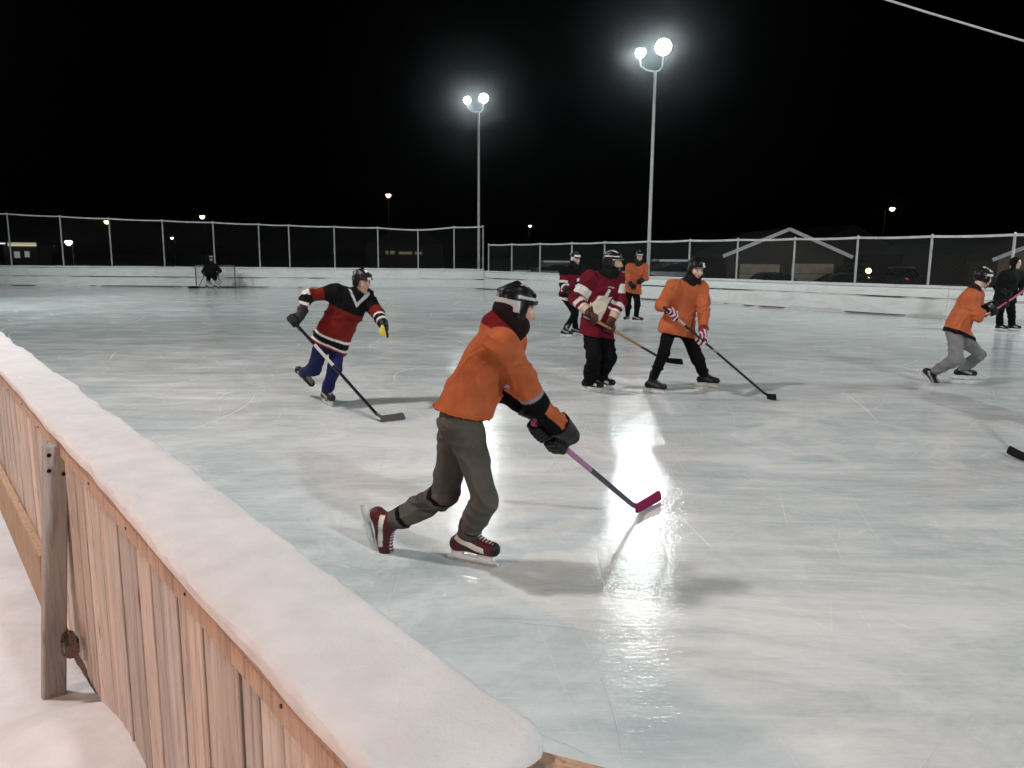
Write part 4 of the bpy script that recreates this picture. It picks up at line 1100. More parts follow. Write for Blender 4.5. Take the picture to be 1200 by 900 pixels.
for k in range(11): mb.box(W(k * 4.0 + 2.0, -0.212, 0.885), (1.997, 0.024, 0.026), A3, (0.60, 0.43, 0.33), 0.004)
mb.build('top_rail', M['wood'], wall)
mb = MB()
for k in range(17): mb.box(W(k * 2.44 + 1.22, -0.045, 0.42), (1.216, 0.012, 0.44), A3, (0.70, 0.72, 0.72), 0.003)
mb.build('rink_side_panel', M['board'], wall)
mb = MB()
for k in range(11): mb.box(W(k * 4.0 + 2.02, -0.13, 0.925), (1.995, 0.108, 0.012), A3, (0.50, 0.36, 0.27), 0.003)
mb.build('cap_board', M['wood'], wall)
mb = MB()
for k in range(11): mb.box(W(3.35 + k * 3.6 + 1.8, -0.248, 0.075), (1.795, 0.02, 0.15), A3, (0.50, 0.35, 0.24), 0.004)
mb.build('kickboard', M['wood'], wall)
# nail heads along the rail
mb = MB()
for k in range(34):
    for dz in (rng.uniform(-0.012, 0.012),):
        p = W(0.4 + k * 0.56 + rng.uniform(-0.03, 0.03), -0.2365, 0.886 + dz); mb.tube([p, p - WN * 0.003], 0.0042, 7, (0.10, 0.07, 0.05))
mb.build('nail_heads', M['steel'], wall)
# the leaning weathered post with its hinge stub
mb = MB()
pt, pb = W(2.66, -0.247, 0.905), W(2.66, -0.335, -0.16)
mb.bar(pt, pb, 0.082, 0.07, up=WD, tint=(0.42, 0.39, 0.375), ch=0.005)
pp = mb.build('brace_post', M['wood'], wall)
mb = MB()
mb.tube([W(2.60, -0.27, 0.13), W(2.42, -0.285, 0.145)], 0.026, 10, (0.16, 0.10, 0.08)); mb.box(W(2.53, -0.275, 0.12), (0.02, 0.03, 0.03), A3, (0.10, 0.08, 0.07), 0.004)
mb.build('hinge_stub', M['steel'], pp, True)
mb = MB()
for z, o in ((0.87, 0.025), (0.81, 0.025), (0.79, -0.025)):
    f = (0.9 - z) / 1.04; c = lerp(pt, pb, f) - WN * o; mb.tube([c - WD * 0.032, c - WD * 0.04], 0.008, 8, (0.02, 0.02, 0.02))
mb.build('bolt_heads', M['steel'], pp)

# snow cap: lumpy profile swept along the wall
def snow_cap(L, n0, n1, z0, hgt, amp, step, seed, round_ends=True, nseg=18):
    S_ = np.arange(0, L + step / 2, step)
    if round_ends and L > 10: S_ = np.concatenate([np.arange(0, 7, 0.022), np.arange(7, L + step / 2, step)])
    if round_ends: S_ = np.concatenate([[0, 0.004, 0.012, 0.028, 0.05], S_[S_ > 0.07]])
    th = np.linspace(0, math.pi, nseg + 1); vs = []
    for s_ in S_:
        e = 1.0
        if round_ends: e = min(1.0, math.sqrt(max(0.0, 1 - (1 - min(1, s_ / 0.07)) ** 2)) * 0.92 + 0.08)
        p = np.array([[s_ * 1.1, 0.3, seed], [s_ * 1.3, 5.3, seed], [s_ * 6, 9.1, seed], [s_ * 5, 13.1, seed]]); nz = vnoise(p, 3)
        a = n0 + amp * (0.35 * nz[0] + 0.25 * nz[2]) + (1 - e) * 0.03; b = n1 + amp * (1.2 * nz[1] + 0.5 * nz[3]) - (1 - e) * 0.05
        c, hw = (a + b) / 2, (b - a) / 2
        for k, t in enumerate(th):
            cx = -math.cos(t); x = c + hw * math.copysign(abs(cx) ** 0.55, cx)
            q = np.array([[s_ * 6, x * 8, seed], [s_ * 22, x * 22, seed], [s_ * 2, x * 3, seed]]); nn = vnoise(q, 11)
            zz = z0 + e * hgt * (math.sin(t) ** 0.34) * (1 + 0.06 * nn[0] + 0.04 * nn[1] + 0.10 * nn[2]) if 0 < k < nseg else z0
            if round_ends and 0 < k < nseg:
                c_ = float(vnoise(np.array([[s_ * 34, x * 34, seed + zz * 20]]), 21)[0]); zz += max(0.0, c_ - 0.42) * 0.014; x += 0.004 * float(vnoise(np.array([[s_ * 19, k * 1.7, seed]]), 23)[0]) * abs(cx) ** 2
            vs.append((s_, x, zz))
    m = nseg + 1; fs = [(i * m + k, i * m + k + 1, (i + 1) * m + k + 1, (i + 1) * m + k) for i in range(len(S_) - 1) for k in range(nseg)]
    fs += [(i * m, (i + 1) * m, (i + 1) * m + nseg, i * m + nseg) for i in range(len(S_) - 1)]
    fs += [tuple(range(m))]
    return np.array(vs), fs
def cap_obj(par, L, n0, n1, z0, hgt, amp, step, seed, D, Nn, off, name='snow_cap', **kw):
    vs, fs = snow_cap(L, n0, n1, z0, hgt, amp, step, seed, **kw)
    P = np.outer(vs[:, 0], D) + np.outer(vs[:, 1], Nn) + np.outer(vs[:, 2], Z) + off
    o = link_mesh(name, P, fs, M['snow'], par)
    bm = bmesh.new(); bm.from_mesh(o.data); bmesh.ops.recalc_face_normals(bm, faces=bm.faces[:]); bm.to_mesh(o.data); bm.free()
    o.data.polygons.foreach_set('use_smooth', np.ones(len(o.data.polygons), dtype=bool)); o.data.set_sharp_from_angle(angle=math.radians(60))
    return o
cap_obj(wall, LEN, -0.247, 0.004, 0.937, 0.036, 0.022, 0.06, 1.7, WD, WN, WN * 0.125, nseg=30)

# bare wooden gate after the wall's end
gate = empty('rink_gate', (0.035, 1.047, 0)); tag(gate, 'bare wooden gate top without snow, at the end of the snowy plank wall', 'gate')
GD = nrm(V3((0.93, -0.37, 0))); GN = V3((GD[1], -GD[0], 0)); GN = -GN if GN[1] < 0 else GN
mb = MB(); mb.box(GD * 0.62 - GN * 0.055 + Z * 0.905, (0.66, 0.055, 0.02), (GD, GN, Z), (0.58, 0.37, 0.25), 0.006); mb.build('top_board', M['wood'], gate)
mb = MB()
for k in range(10): mb.box(GD * (0.02 + k * 0.13) - GN * 0.06 + Z * 0.44, (0.062, 0.012, 0.44), (GD, GN, Z), (0.45, 0.24, 0.09), 0.003)
mb.box(GD * 0.62 - GN * 0.03 + Z * 0.7, (0.62, 0.018, 0.045), (GD, GN, Z), (0.42, 0.25, 0.12), 0.003); mb.box(GD * 0.62 - GN * 0.03 + Z * 0.2, (0.62, 0.018, 0.045), (GD, GN, Z), (0.42, 0.25, 0.12), 0.003)
mb.build('gate_panel', M['wood'], gate)

# ------------------------------------------------------------------ far boards
def far_boards(name, label, P0, D, Nn, L, zmid, ztop, seed):
    """Nn points away from the rink"""
    root = empty(name, tuple(P0)); tag(root, label, 'wall', 'far rink boards')
    A = (D, Nn, Z); r = np.random.default_rng(seed); n = int(L / 2.44) + 1
    lo = MB(); up = MB()
    for k in range(n):
        w = min(2.44, L - k * 2.44) / 2 - 0.002
        if w <= 0: break
        j = r.uniform(-0.008, 0.008)
        lo.box(D * (k * 2.44 + w) + Nn * (0.02 + j) + Z * (0.05 + zmid / 2 - 0.03), (w, 0.02, zmid / 2 - 0.02), A, None, 0.004)
        up.box(D * (k * 2.44 + w) + Nn * (0.045 + j) + Z * ((zmid + 0.05 + ztop) / 2), (w, 0.02, (ztop - zmid - 0.05) / 2), A, None, 0.004)
    lo.build('lower_panel', M['board'], root); up.build('upper_panel', M['board'], root)
    bk = MB(); bk.box(D * L / 2 + Nn * 0.085 + Z * ztop / 2, (L / 2, 0.015, ztop / 2 - 0.01), A, (0.035, 0.03, 0.025)); bk.build('backing_panel', M['dark'], root)
    cap_obj(root, L, -0.06, 0.16, ztop - 0.005, 0.07, 0.05, 0.22, seed, D, Nn, V3((0, 0, 0)), round_ends=False, nseg=8)
    # wind-packed snow that bridges the gap and piles along the foot
    for (zz, nn, hw, hh_, p) in ((zmid + 0.02, 0.018, 0.035, 0.03, 0.22), (0.0, -0.02, 0.09, 0.075, 0.30)):
        S_ = np.arange(0, L, 0.16); vs = []; k = 7
        for s_ in S_:
            a = float(vnoise(np.array([[s_ * 0.55, seed, zz]]), 5)[0]) + 0.45 * float(vnoise(np.array([[s_ * 3.1, seed, zz + 4]]), 6)[0]); a = min(1, max(0.0, (a + p) * 1.5))
            for t in range(k):
                u = math.pi * t / (k - 1); vs.append(D * s_ - Nn * (-nn + hw * (0.25 + 0.75 * a) * math.sin(u)) + Z * (zz + (hh_ * a + 0.0015) * -math.cos(u)))
        fs = [(i * k + t, i * k + t + 1, (i + 1) * k + t + 1, (i + 1) * k + t) for i in range(len(S_) - 1) for t in range(k - 1)]
        o = link_mesh('packed_snow', vs, fs, M['snow'], root, smooth=True)
    return root
far_boards('rink_board_wall', 'white snowy end boards behind the goal, below the taller fence', LCOR, LD, LN, float(np.linalg.norm(CORN - LCOR)), 0.45, 0.94, 4)
far_boards('rink_board_wall', 'white snowy side boards on the right, with dark gaps, below the lower fence', CORN, RD, RN, 60.0, 0.52, 0.85, 9)

# ------------------------------------------------------------------ chain-link fences
def fence(label, P0, D, posts, tops, zb, nrm_out, wire):
    root = empty('chain_link_fence', tuple(P0)); tag(root, label, 'fence', 'chain-link fences above the boards')
    FR = (0.42, 0.43, 0.43)
    def T(s_): return float(np.interp(s_, posts, tops))
    for s_ in posts:
        mb = MB(); mb.tube([D * s_ + Z * (-0.3), D * s_ + Z * (T(s_) + 0.03)], 0.036, 8, FR); mb.tube([D * s_ + Z * (T(s_) + 0.03), D * s_ + Z * (T(s_) + 0.075)], [0.045, 0.012], 8, (0.7, 0.71, 0.72)); mb.build('post', M['frost'], root, True)
    mb = MB()
    for a, b in zip(posts[:-1], posts[1:]):
        k = 6; mb.tube([D * (a + (b - a) * i / k) + Z * (T(a) + (T(b) - T(a)) * i / k - 0.02 * math.sin(math.pi * i / k)) for i in range(k + 1)], 0.036, 8, (0.66, 0.67, 0.68))
    mb.build('top_rail', M['frost'], root, True)
    mb = MB(); sp = 0.13
    for a, b in zip(posts[:-1], posts[1:]):
        w = b - a; hgt = min(T(a), T(b)) - zb
        for sg in (1, -1):
            for c in np.arange(-hgt, w, sp):
                u0, u1 = max(0, c), min(w, c + hgt)
                if u1 - u0 < 0.05: continue
                z0, z1 = u0 - c, u1 - c
                if sg < 0: x0, x1 = w - u0, w - u1
                else: x0, x1 = u0, u1
                mb.tube([D * (a + x0) + Z * (zb + z0) + nrm_out * 0.004 * sg, D * (a + x1) + Z * (zb + z1) + nrm_out * 0.004 * sg], 0.0018, 3, wire, cap=False)
    mb.build('mesh', M['galv'], root)
    return root
lp = [(-25.01, 38.62), (-22.43, 38.65), (-20.03, 38.68), (-17.41, 38.71), (-14.91, 38.74), (-12.66, 38.77), (-11.17, 38.78), (-8.92, 38.81), (-6.75, 38.84), (-4.75, 38.86), (-2.95, 38.88), (-1.5, 38.9)]
B0 = LEFT0 + LN * 0.14
ls = [float((V3((*p, 0)) - B0) @ LD) for p in lp]; ls = [ls[0] - 2.5 * 2, ls[0] - 2.5] + ls
lt = [3.62, 3.56, 3.50, 3.40, 3.31, 3.24, 3.17, 3.10, 3.06, 3.01, 2.98, 2.885, 3.035, 3.08]
fence('tall frosty chain-link fence behind the goal, above the end boards', B0, LD, ls, lt, 0.94, LN, (0.10, 0.10, 0.10))
rp = [(-1.33, 38.74), (-0.17, 37.29), (1.13, 35.66), (2.46, 33.99), (3.71, 32.43), (5.21, 30.55), (6.47, 28.97), (7.78, 27.32), (9.16, 25.6), (10.49, 23.93), (11.85, 22.23), (13.15, 20.59)]
C0 = CORN + RN * 0.14
rs = [float((V3((*p, 0)) - C0) @ RD) for p in rp]; rs = rs + [rs[-1] + 2.3 * k for k in range(1, 12)]
rt = [2.185, 2.19, 2.20, 2.213, 2.229, 2.252, 2.264, 2.271, 2.274, 2.287, 2.294, 2.307] + [2.31] * 11
fence('lower frosty chain-link fence along the right side boards', C0, RD, rs, rt, 0.85, RN, (0.24, 0.25, 0.25))

# ------------------------------------------------------------------ goal
goal = empty('hockey_goal', (-14.43, 37.6, 0)); tag(goal, 'small hockey goal with thin grey pipes and white net before the end boards', 'goal')
gd = nrm(V3((0.99, 0.12, 0))); gn = V3((-gd[1], gd[0], 0))
def GP(x, y, z): return gd * x + gn * y + Z * z * 0.88
mb = MB(); PC = (0.14, 0.14, 0.14)
mb.tube([GP(-0.915, 0, 0.0), GP(-0.915, 0, 1.17), GP(-0.89, 0, 1.21), GP(-0.85, 0, 1.22), GP(0.85, 0, 1.22), GP(0.89, 0, 1.21), GP(0.915, 0, 1.17), GP(0.915, 0, 0)], 0.03, 8, PC)
mb.tube([GP(-0.915, 0, 0.03), GP(-0.915, 0.35, 0.03), GP(-0.8, 0.62, 0.03), GP(-0.4, 0.74, 0.03), GP(0.4, 0.74, 0.03), GP(0.8, 0.62, 0.03), GP(0.915, 0.35, 0.03), GP(0.915, 0, 0.03)], 0.03, 8, PC)
mb.tube([GP(-0.88, 0, 1.21), GP(-0.75, 0.3, 1.19), GP(-0.4, 0.42, 1.18), GP(0.4, 0.42, 1.18), GP(0.75, 0.3, 1.19), GP(0.88, 0, 1.21)], 0.022, 8, PC)
mb.tube([GP(0, 0.42, 1.18), GP(0, 0.74, 0.03)], 0.02, 8, PC)
mb.build('frame', M['plastic'], goal, True)
mb = MB()
def ring(f):
    b = [(-0.915, 0), (-0.915, 0.35), (-0.8, 0.62), (-0.4, 0.74), (0.4, 0.74), (0.8, 0.62), (0.915, 0.35), (0.915, 0)]; t = [(-0.9, 0), (-0.8, 0.2), (-0.75, 0.3), (-0.4, 0.42), (0.4, 0.42), (0.75, 0.3), (0.8, 0.2), (0.9, 0)]
    return [GP(b[i][0] + (t[i][0] - b[i][0]) * f, b[i][1] + (t[i][1] - b[i][1]) * f, 0.03 + 1.16 * f) for i in range(8)]
for f in np.linspace(0.06, 0.96, 14): mb.tube(ring(f), 0.0035, 3, (0.7, 0.7, 0.68), cap=False)
R0_, R1_ = ring(0), ring(1)
for i in range(7):
    for j in range(5):
        mb.tube([lerp(R0_[i], R0_[i + 1], j / 5), lerp(R1_[i], R1_[i + 1], j / 5)], 0.0035, 3, (0.7, 0.7, 0.68), cap=False)
mb.build('net', M['rubber'], goal)

# ------------------------------------------------------------------ floodlight poles
M['lamp'] = emit_mat('floodlight_lamp', (0.97, 1.0, 0.96), 60)
M['pole'] = tint_mat('galvanised_pole', 0.5, 0.2, 5, 0.1, 0.002, 30, metal=0.2)
def floodlight_pole(loc, H, label, heads, col=(0.90, 1.0, 0.98), arm_dir=(1, 0, 0), size=130):
    """heads: list of (offset along the arm, height above H, lens radius, aim point, watts)"""
    root = empty('floodlight_pole', tuple(loc)); tag(root, label, 'light pole', 'floodlight poles round the rink')
    mb = MB(); mb.tube([Z * -0.6, Z * 2.5, Z * H], [0.085, 0.08, 0.058], 12, (0.55, 0.57, 0.56)); mb.box(Z * -0.2, (0.2, 0.2, 0.012), None, (0.4, 0.4, 0.4), 0.004); mb.build('pole', M['pole'], root, True)
    ad = nrm(arm_dir)
    mb = MB(); xs = [h_[0] for h_ in heads]; zs = [h_[1] for h_ in heads]
    a, b = xs[0], xs[-1]
    mb.tube([ad * a + Z * (H + zs[0] - 0.12), ad * a * 0.93 + Z * (H + 0.22), ad * a * 0.55 + Z * (H + 0.05), Z * (H + 0.0), ad * b * 0.55 + Z * (H + 0.05), ad * b * 0.93 + Z * (H + 0.22), ad * b + Z * (H + zs[-1] - 0.12)], 0.03, 8, (0.6, 0.62, 0.61))
    mb.build('crossarm', M['pole'], root, True)
    for (ox, oz, R, aim, watts) in heads:
        p = ad * ox + Z * (H + oz); d = nrm(V3(aim) - V3(loc) - p); 
        mb = MB(); mb.tube([p - d * 0.34, p - d * 0.30, p - d * 0.12, p + d * 0.0, p + d * 0.03], [0.10, 0.16, 0.2, R + 0.02, R + 0.035], 20, (0.3, 0.31, 0.31), cap=False)
        mb.tube([p - d * 0.37, p - d * 0.34], [0.09, 0.10], 20, (0.3, 0.31, 0.31)); mb.bar(p - d * 0.2 - Z * 0.2, p - Z * 0.02 - d * 0.2, 0.06, 0.06, up=d, tint=(0.35, 0.36, 0.36))
        fl = mb.build('floodlight', M['pole'], root, True)
        mb = MB(); c = p + d * 0.015; mb.tube([c, c + d * 0.02, c + d * 0.045], [R, R * 0.97, R * 0.8], 24, (1, 1, 1)); mb.build('lens', M['lamp'], fl, True)
        L = bpy.data.lights.new('floodlight_beam', 'SPOT'); L.energy = watts; L.color = col; L.spot_size = math.radians(size); L.spot_blend = 0.75; L.shadow_soft_size = 0.35
        lo = bpy.data.objects.new('floodlight_beam', L); COL.objects.link(lo); lo.location = tuple(V3(loc) + p + d * 0.1)
        lo.rotation_euler = Vector(tuple(d)).to_track_quat('-Z', 'Y').to_euler()
    return root
floodlight_pole((-1.92, 43.5, -0.3), 9.62, 'thin floodlight pole rising at the rink corner, smaller twin glare', [(-0.62, 0.62, 0.17, (-9, 20, 0), WATT * 0.2), (0.26, 0.74, 0.23, (0.5, 10, 0), WATT * 0.12)])
floodlight_pole((5.9, 33.9, -0.3), 9.62, 'nearer floodlight pole behind the side boards, brightest twin glare', [(-0.66, 0.72, 0.19, (-8, 18, 0), WATT * 0.2), (0.30, 0.98, 0.31, (1.5, 4, 0), WATT * 0.31)])
floodlight_pole((-8.1, 5.3, -0.3), 11.6, 'floodlight pole outside the near plank wall, out of view at the left', [(-0.45, 0.7, 0.25, (-1, 19, 0), WATT * 0.65), (0.45, 0.7, 0.25, (4, 8.0, 0), WATT * 0.62)], col=(1.0, 0.92, 0.895), arm_dir=(0.6, 0.8, 0))
floodlight_pole((-21.0, 21.5, -0.3), 9.6, 'floodlight pole outside the far end of the plank wall', [(-0.45, 0.7, 0.25, (-12, 32, 0), WATT * 1.0), (0.45, 0.7, 0.25, (-4, 22, 0), WATT * 1.0)], arm_dir=(0.6, 0.8, 0))
floodlight_pole((22.5, 14.5, -0.3), 9.6, 'floodlight pole outside the right side boards, out of view', [(-0.45, 0.7, 0.25, (10, 22, 0), WATT * 0.85), (0.45, 0.7, 0.25, (5, 9, 0), WATT * 0.6)], col=(0.93, 1.0, 1.0), arm_dir=(0.6, -0.8, 0))
floodlight_pole((10.2, -10.0, -0.3), 9.6, 'floodlight pole beside the plank wall behind the viewer', [(-0.45, 0.7, 0.25, (8, 14, 0), WATT * 0.95), (0.45, 0.7, 0.25, (3, 4, 0), WATT * 0.7)], col=(0.95, 1.0, 0.99), arm_dir=(0.6, -0.8, 0))

# warm lamp on a short post behind the viewer: lights the outside of the plank wall
lp_ = empty('path_lamp', (-5.4, -2.2, -0.2)); tag(lp_, 'warm path lamp on a slim post outside the plank wall', 'lamp')
mb = MB(); mb.tube([Z * -0.2, Z * 5.2], [0.05, 0.04], 10, (0.2, 0.2, 0.2)); mb.build('post', M['pole'], lp_, True)
mb = MB(); mb.tube([Z * 5.2, Z * 5.3, Z * 5.55], [0.06, 0.2, 0.05], 14, (0.1, 0.1, 0.1)); mb.build('hood', M['pole'], lp_, True)
M['warm'] = emit_mat('sodium_lamp', (1.0, 0.55, 0.28), 20)
mb = MB(); mb.tube([Z * 5.1, Z * 5.16, Z * 5.22], [0.06, 0.10, 0.08], 14); mb.build('bulb', M['warm'], lp_, True)
L = bpy.data.lights.new('path_lamp_light', 'POINT'); L.energy = WARM; L.color = (1.0, 0.59, 0.44); L.shadow_soft_size = 0.12
lo = bpy.data.objects.new('path_lamp_light', L); COL.objects.link(lo); lo.location = (-5.4, -2.2, 4.8)

# overhead cable from the near floodlight pole to a service mast
cb = empty('overhead_cable', (-9.2, 7.2, 0)); tag(cb, 'pale overhead cable crossing the dark sky at the top right', 'cable')
pts = []
for k in np.linspace(-1.0, 1.32, 30):
    x, y = 4.535 + 1.941 * k / 0.1424, 10 + 0.36 * k / 0.1424
    pts.append(V3((x, y, 4.761 - 2.68 * k + 0.976 * k * k)) - V3((-9.2, 7.2, 0)))
mb = MB(); mb.tube(pts, 0.013, 8, (0.6, 0.6, 0.6)); mb.build('cable', M['plastic'], cb, True)
p1 = pts[-1]; m0 = empty('service_mast', (-9.2, 7.2, 0)); tag(m0, 'tall service mast outside the plank wall at the high end of the overhead cable', 'mast')
mb = MB(); mb.tube([Z * -0.4, Z * (pts[0][2] + 0.15)], [0.08, 0.055], 10, (0.3, 0.3, 0.3)); mb.build('pole', M['pole'], m0, True)
ms = empty('service_mast', (float(p1[0] - 9.2), float(p1[1] + 7.2), 0)); tag(ms, 'short service mast at the low end of the overhead cable', 'mast')
mb = MB(); mb.tube([Z * -0.3, Z * (p1[2] + 0.1)], [0.06, 0.05], 10, (0.3, 0.3, 0.3)); mb.build('pole', M['pole'], ms, True)

# ------------------------------------------------------------------ street beyond the rink
GZ = -0.6
def street_lamp(loc, H, colr, strength, label, R=0.28):
    root = empty('street_lamp', tuple(loc)); tag(root, label, 'street lamp', 'street lamps beyond the rink')
    mb = MB(); mb.tube([Z * -0.5, Z * (H - 0.6), V3((0, 0, H)), V3((0.12, -0.5, H + 0.22)), V3((0.2, -1.0, H + 0.2))], [0.09, 0.06, 0.055, 0.045, 0.04], 8, (0.02, 0.02, 0.02)); mb.build('pole', M['pole'], root, True)
    c = V3((0.22, -1.2, H + 0.14)); mb = MB(); mb.tube([c + V3((0, 0.35, 0.1)), c + V3((0, 0.1, 0.14)), c + V3((0, -0.35, 0.1))], [0.08, 0.17, 0.1], 10, (0.12, 0.12, 0.12)); hd = mb.build('lamp_head', M['pole'], root, True)
    key = 'street_' + '_'.join(str(round(v, 2)) for v in colr)
    if key not in M: M[key] = emit_mat('street_lamp_glow', colr, strength)
    mb = MB(); mb.tube([c + Z * 0.06, c + Z * 0.02, c - Z * R * 0.35, c - Z * R * 0.75], [R * 0.5, R * 0.7, R * 0.62, R * 0.28], 14); mb.build('lamp', M[key], hd, True)
SOD = (1.0, 0.62, 0.32); WHT = (0.9, 1.0, 0.95)
for (px, py, H, c, R, lab) in ((-14.5, 90, 8.4, SOD, 0.42, 'amber street lamp high above the end fence, left of the corner pole'), (43.6, 91, 7.4, (1.0, 0.74, 0.45), 0.42, 'pale amber street lamp above the houses on the right'),
        (-48.2, 121, 7.3, SOD, 0.55, 'amber street lamp just above the tall fence, over the goal'), (-73.4, 141, 7.2, SOD, 0.62, 'amber street lamp glowing through the tall fence at the left'),
        (3.0, 151, 7.4, WHT, 0.36, 'small white street lamp above the low fence, right of the corner pole'), (-48.7, 111, 3.8, (1.0, 0.6, 0.6), 0.28, 'faint pinkish lamp low behind the end fence, left of the goal')):
    street_lamp((px, py + 1.2, GZ), H + 0.5, c, 9, lab, R)
street_lamp((-57.2, 101.2, GZ), 3.5, (0.95, 1.0, 0.95), 12, 'white lamp low behind the end fence, lighting snow beneath it', 0.62)
street_lamp((38.0, 38.5, GZ), 7.5, WHT, 9, 'white lamp added beyond the side boards, out of view, to brighten the cars', 0.3)  # unseen lamp, added to lift the dark cars and garage
L = bpy.data.lights.new('street_and_fill_light', 'POINT'); L.energy = 2600; L.shadow_soft_size = 0.25; L.color = (1.0, 0.96, 0.9)  # fill light of the added lamp, aimed at nothing seen
lo = bpy.data.objects.new('street_and_fill_light', L); COL.objects.link(lo); lo.location = (38.2, 37.3, 6.5)
L = bpy.data.lights.new('street_and_fill_light', 'SPOT'); L.energy = 900; L.spot_size = math.radians(95); L.spot_blend = 0.6; L.shadow_soft_size = 0.3; L.color = (0.9, 1, 0.95)
lo = bpy.data.objects.new('street_and_fill_light', L); COL.objects.link(lo); lo.location = (-57.0, 100.0, 2.7)

def house(name, label, loc, w, d, eave, peak, rz, walls=(0.035, 0.03, 0.026), roofc=(0.06, 0.06, 0.065), doors=(), fascia=(0.9, 0.9, 0.9), wins=(), over=0.35, cat='house', gable_front=True):
    root = empty(name, tuple(loc), rz); tag(root, label, cat)
    mb = MB(); hw = w / 2
    mb.prism([(-hw, -0.5), (hw, -0.5), (hw, eave), (0, peak), (-hw, eave)] if gable_front else [(-hw, -0.5), (hw, -0.5), (hw, eave), (-hw, eave)], 0, d, ax=((1, 0, 0), (0, 0, 1), (0, 1, 0)), tint=walls); mb.build('wall', M['dark'], root)
    mb = MB(); t = 0.14; sl = (peak - eave) / hw
    if gable_front:
        for sg in (-1, 1):
            e = hw + over
            mb.prism([(0, peak + 0.01), (sg * e, peak - sl * e + 0.01), (sg * e, peak - sl * e + t), (0, peak + t)] if sg > 0 else [(0, peak + 0.01), (0, peak + t), (-e, peak - sl * e + t), (-e, peak - sl * e + 0.01)], -over, d + over, ax=((1, 0, 0), (0, 0, 1), (0, 1, 0)), tint=roofc)
    else:
        e = 0.4; v = [(-hw - e, -e, eave), (hw + e, -e, eave), (hw + e, d + e, eave), (-hw - e, d + e, eave), (-hw * 0.45, d / 2, peak), (hw * 0.45, d / 2, peak)]
        mb.add(v, [(0, 1, 5, 4), (1, 2, 5), (2, 3, 4, 5), (3, 0, 4), (3, 2, 1, 0)], roofc)
    rf = mb.build('roof', M['snow'] if roofc[0] > 0.5 else M['dark'], root)
    if gable_front and fascia:
        mb = MB()
        for sg in (-1, 1): e = hw + over; mb.bar((0, -over - 0.03, peak + 0.06), (sg * e, -over - 0.03, peak - sl * e + 0.06), 0.06, 0.2, up=(0, 0, 1), tint=fascia)
        mb.build('fascia', M['snow'], rf)
    for (x, dw, dh, c) in doors:
        mb = MB()
        for k in range(4): mb.box((x, -0.03, dh * (k + 0.5) / 4 - 0.4), (dw / 2, 0.025, dh / 8 - 0.012), None, c, 0.01)
        mb.build('garage_door', M['dark'], root)
    for (x, z, ww, wh, mt) in wins:
        mb = MB(); mb.box((x, -0.02, z), (ww / 2 + 0.08, 0.03, wh / 2 + 0.08), None, (0.3, 0.3, 0.3), 0.01); fr_ = mb.build('window', M['frost'], root)
        mb = MB(); mb.box((x, -0.055, z), (ww / 2, 0.012, wh / 2)); mb.build('pane', M[mt], fr_)
    return root
M['litsign'] = emit_mat('lit_sign', (1.0, 0.95, 0.62), 0.55); M['litwin'] = emit_mat('lit_window', (0.85, 0.95, 0.85), 0.22); M['wallwash'] = emit_mat('glowing_wall_wash', (1.0, 0.78, 0.5), 0.10); M['litcold'] = emit_mat('lit_cold_strip', (0.9, 1.0, 0.98), 0.9)
BEIGE = (0.32, 0.28, 0.22)
house('garage', 'garage with snow edged gable and two beige doors, behind the side fence', (16.1, 46, GZ), 6.9, 8, 2.42, 3.86, 0.0, doors=((-1.5, 2.35, 2.3, BEIGE), (1.62, 2.5, 2.35, BEIGE)), cat='garage')
house('house', 'house whose snowy roof peak shows above the garage roof', (34.6, 80, GZ), 9, 10, 3.6, 5.5, 0.3, fascia=None)
house('house', 'dark hip roofed house with snow dusted roof, between garage and right edge', (39.5, 70, GZ), 9.5, 8, 2.6, 3.7, 0.1, gable_front=False, roofc=(0.10, 0.105, 0.11))
house('house', 'tan gabled house with a lit eave, at the right edge behind the fence', (30.6, 41.5, GZ), 8.2, 9, 2.35, 4.3, -0.35, walls=(0.16, 0.12, 0.085), fascia=(0.62, 0.5, 0.4), roofc=(0.08, 0.075, 0.07))
house('house', 'dark house with dim glowing strips in place of an orange wall wash, behind the tall fence near the corner', (-12.8, 92, GZ), 9, 8, 3.6, 5.0, 0.1, walls=(0.02, 0.02, 0.02), fascia=None, roofc=(0.03, 0.03, 0.03), wins=((-1.7, 2.55, 1.0, 0.35, 'wallwash'), (0.1, 2.5, 1.5, 0.28, 'wallwash'), (1.6, 2.5, 0.8, 0.25, 'wallwash')), gable_front=False)  # glowing panes stand in for orange light washed over the wall
kiosk = house('kiosk', 'small shop front with a lit sign and window, far left behind the fence', (-47.4, 75, GZ), 3.0, 3, 3.0, 3.4, 0.15, walls=(0.07, 0.07, 0.05), fascia=None, roofc=(0.04, 0.04, 0.04), gable_front=False, cat='shop', wins=((0.55, 2.05, 0.42, 0.55, 'litwin'), (-0.35, 2.0, 0.5, 0.6, 'litwin')))
mb = MB(); mb.box((0.2, -0.1, 2.98), (1.25, 0.06, 0.16)); mb.build('sign_board', M['litsign'], kiosk); mb = MB(); mb.box((-1.7, -0.35, 3.05), (0.5, 0.1, 0.07)); mb.build('strip_lamp', M['litcold'], kiosk)

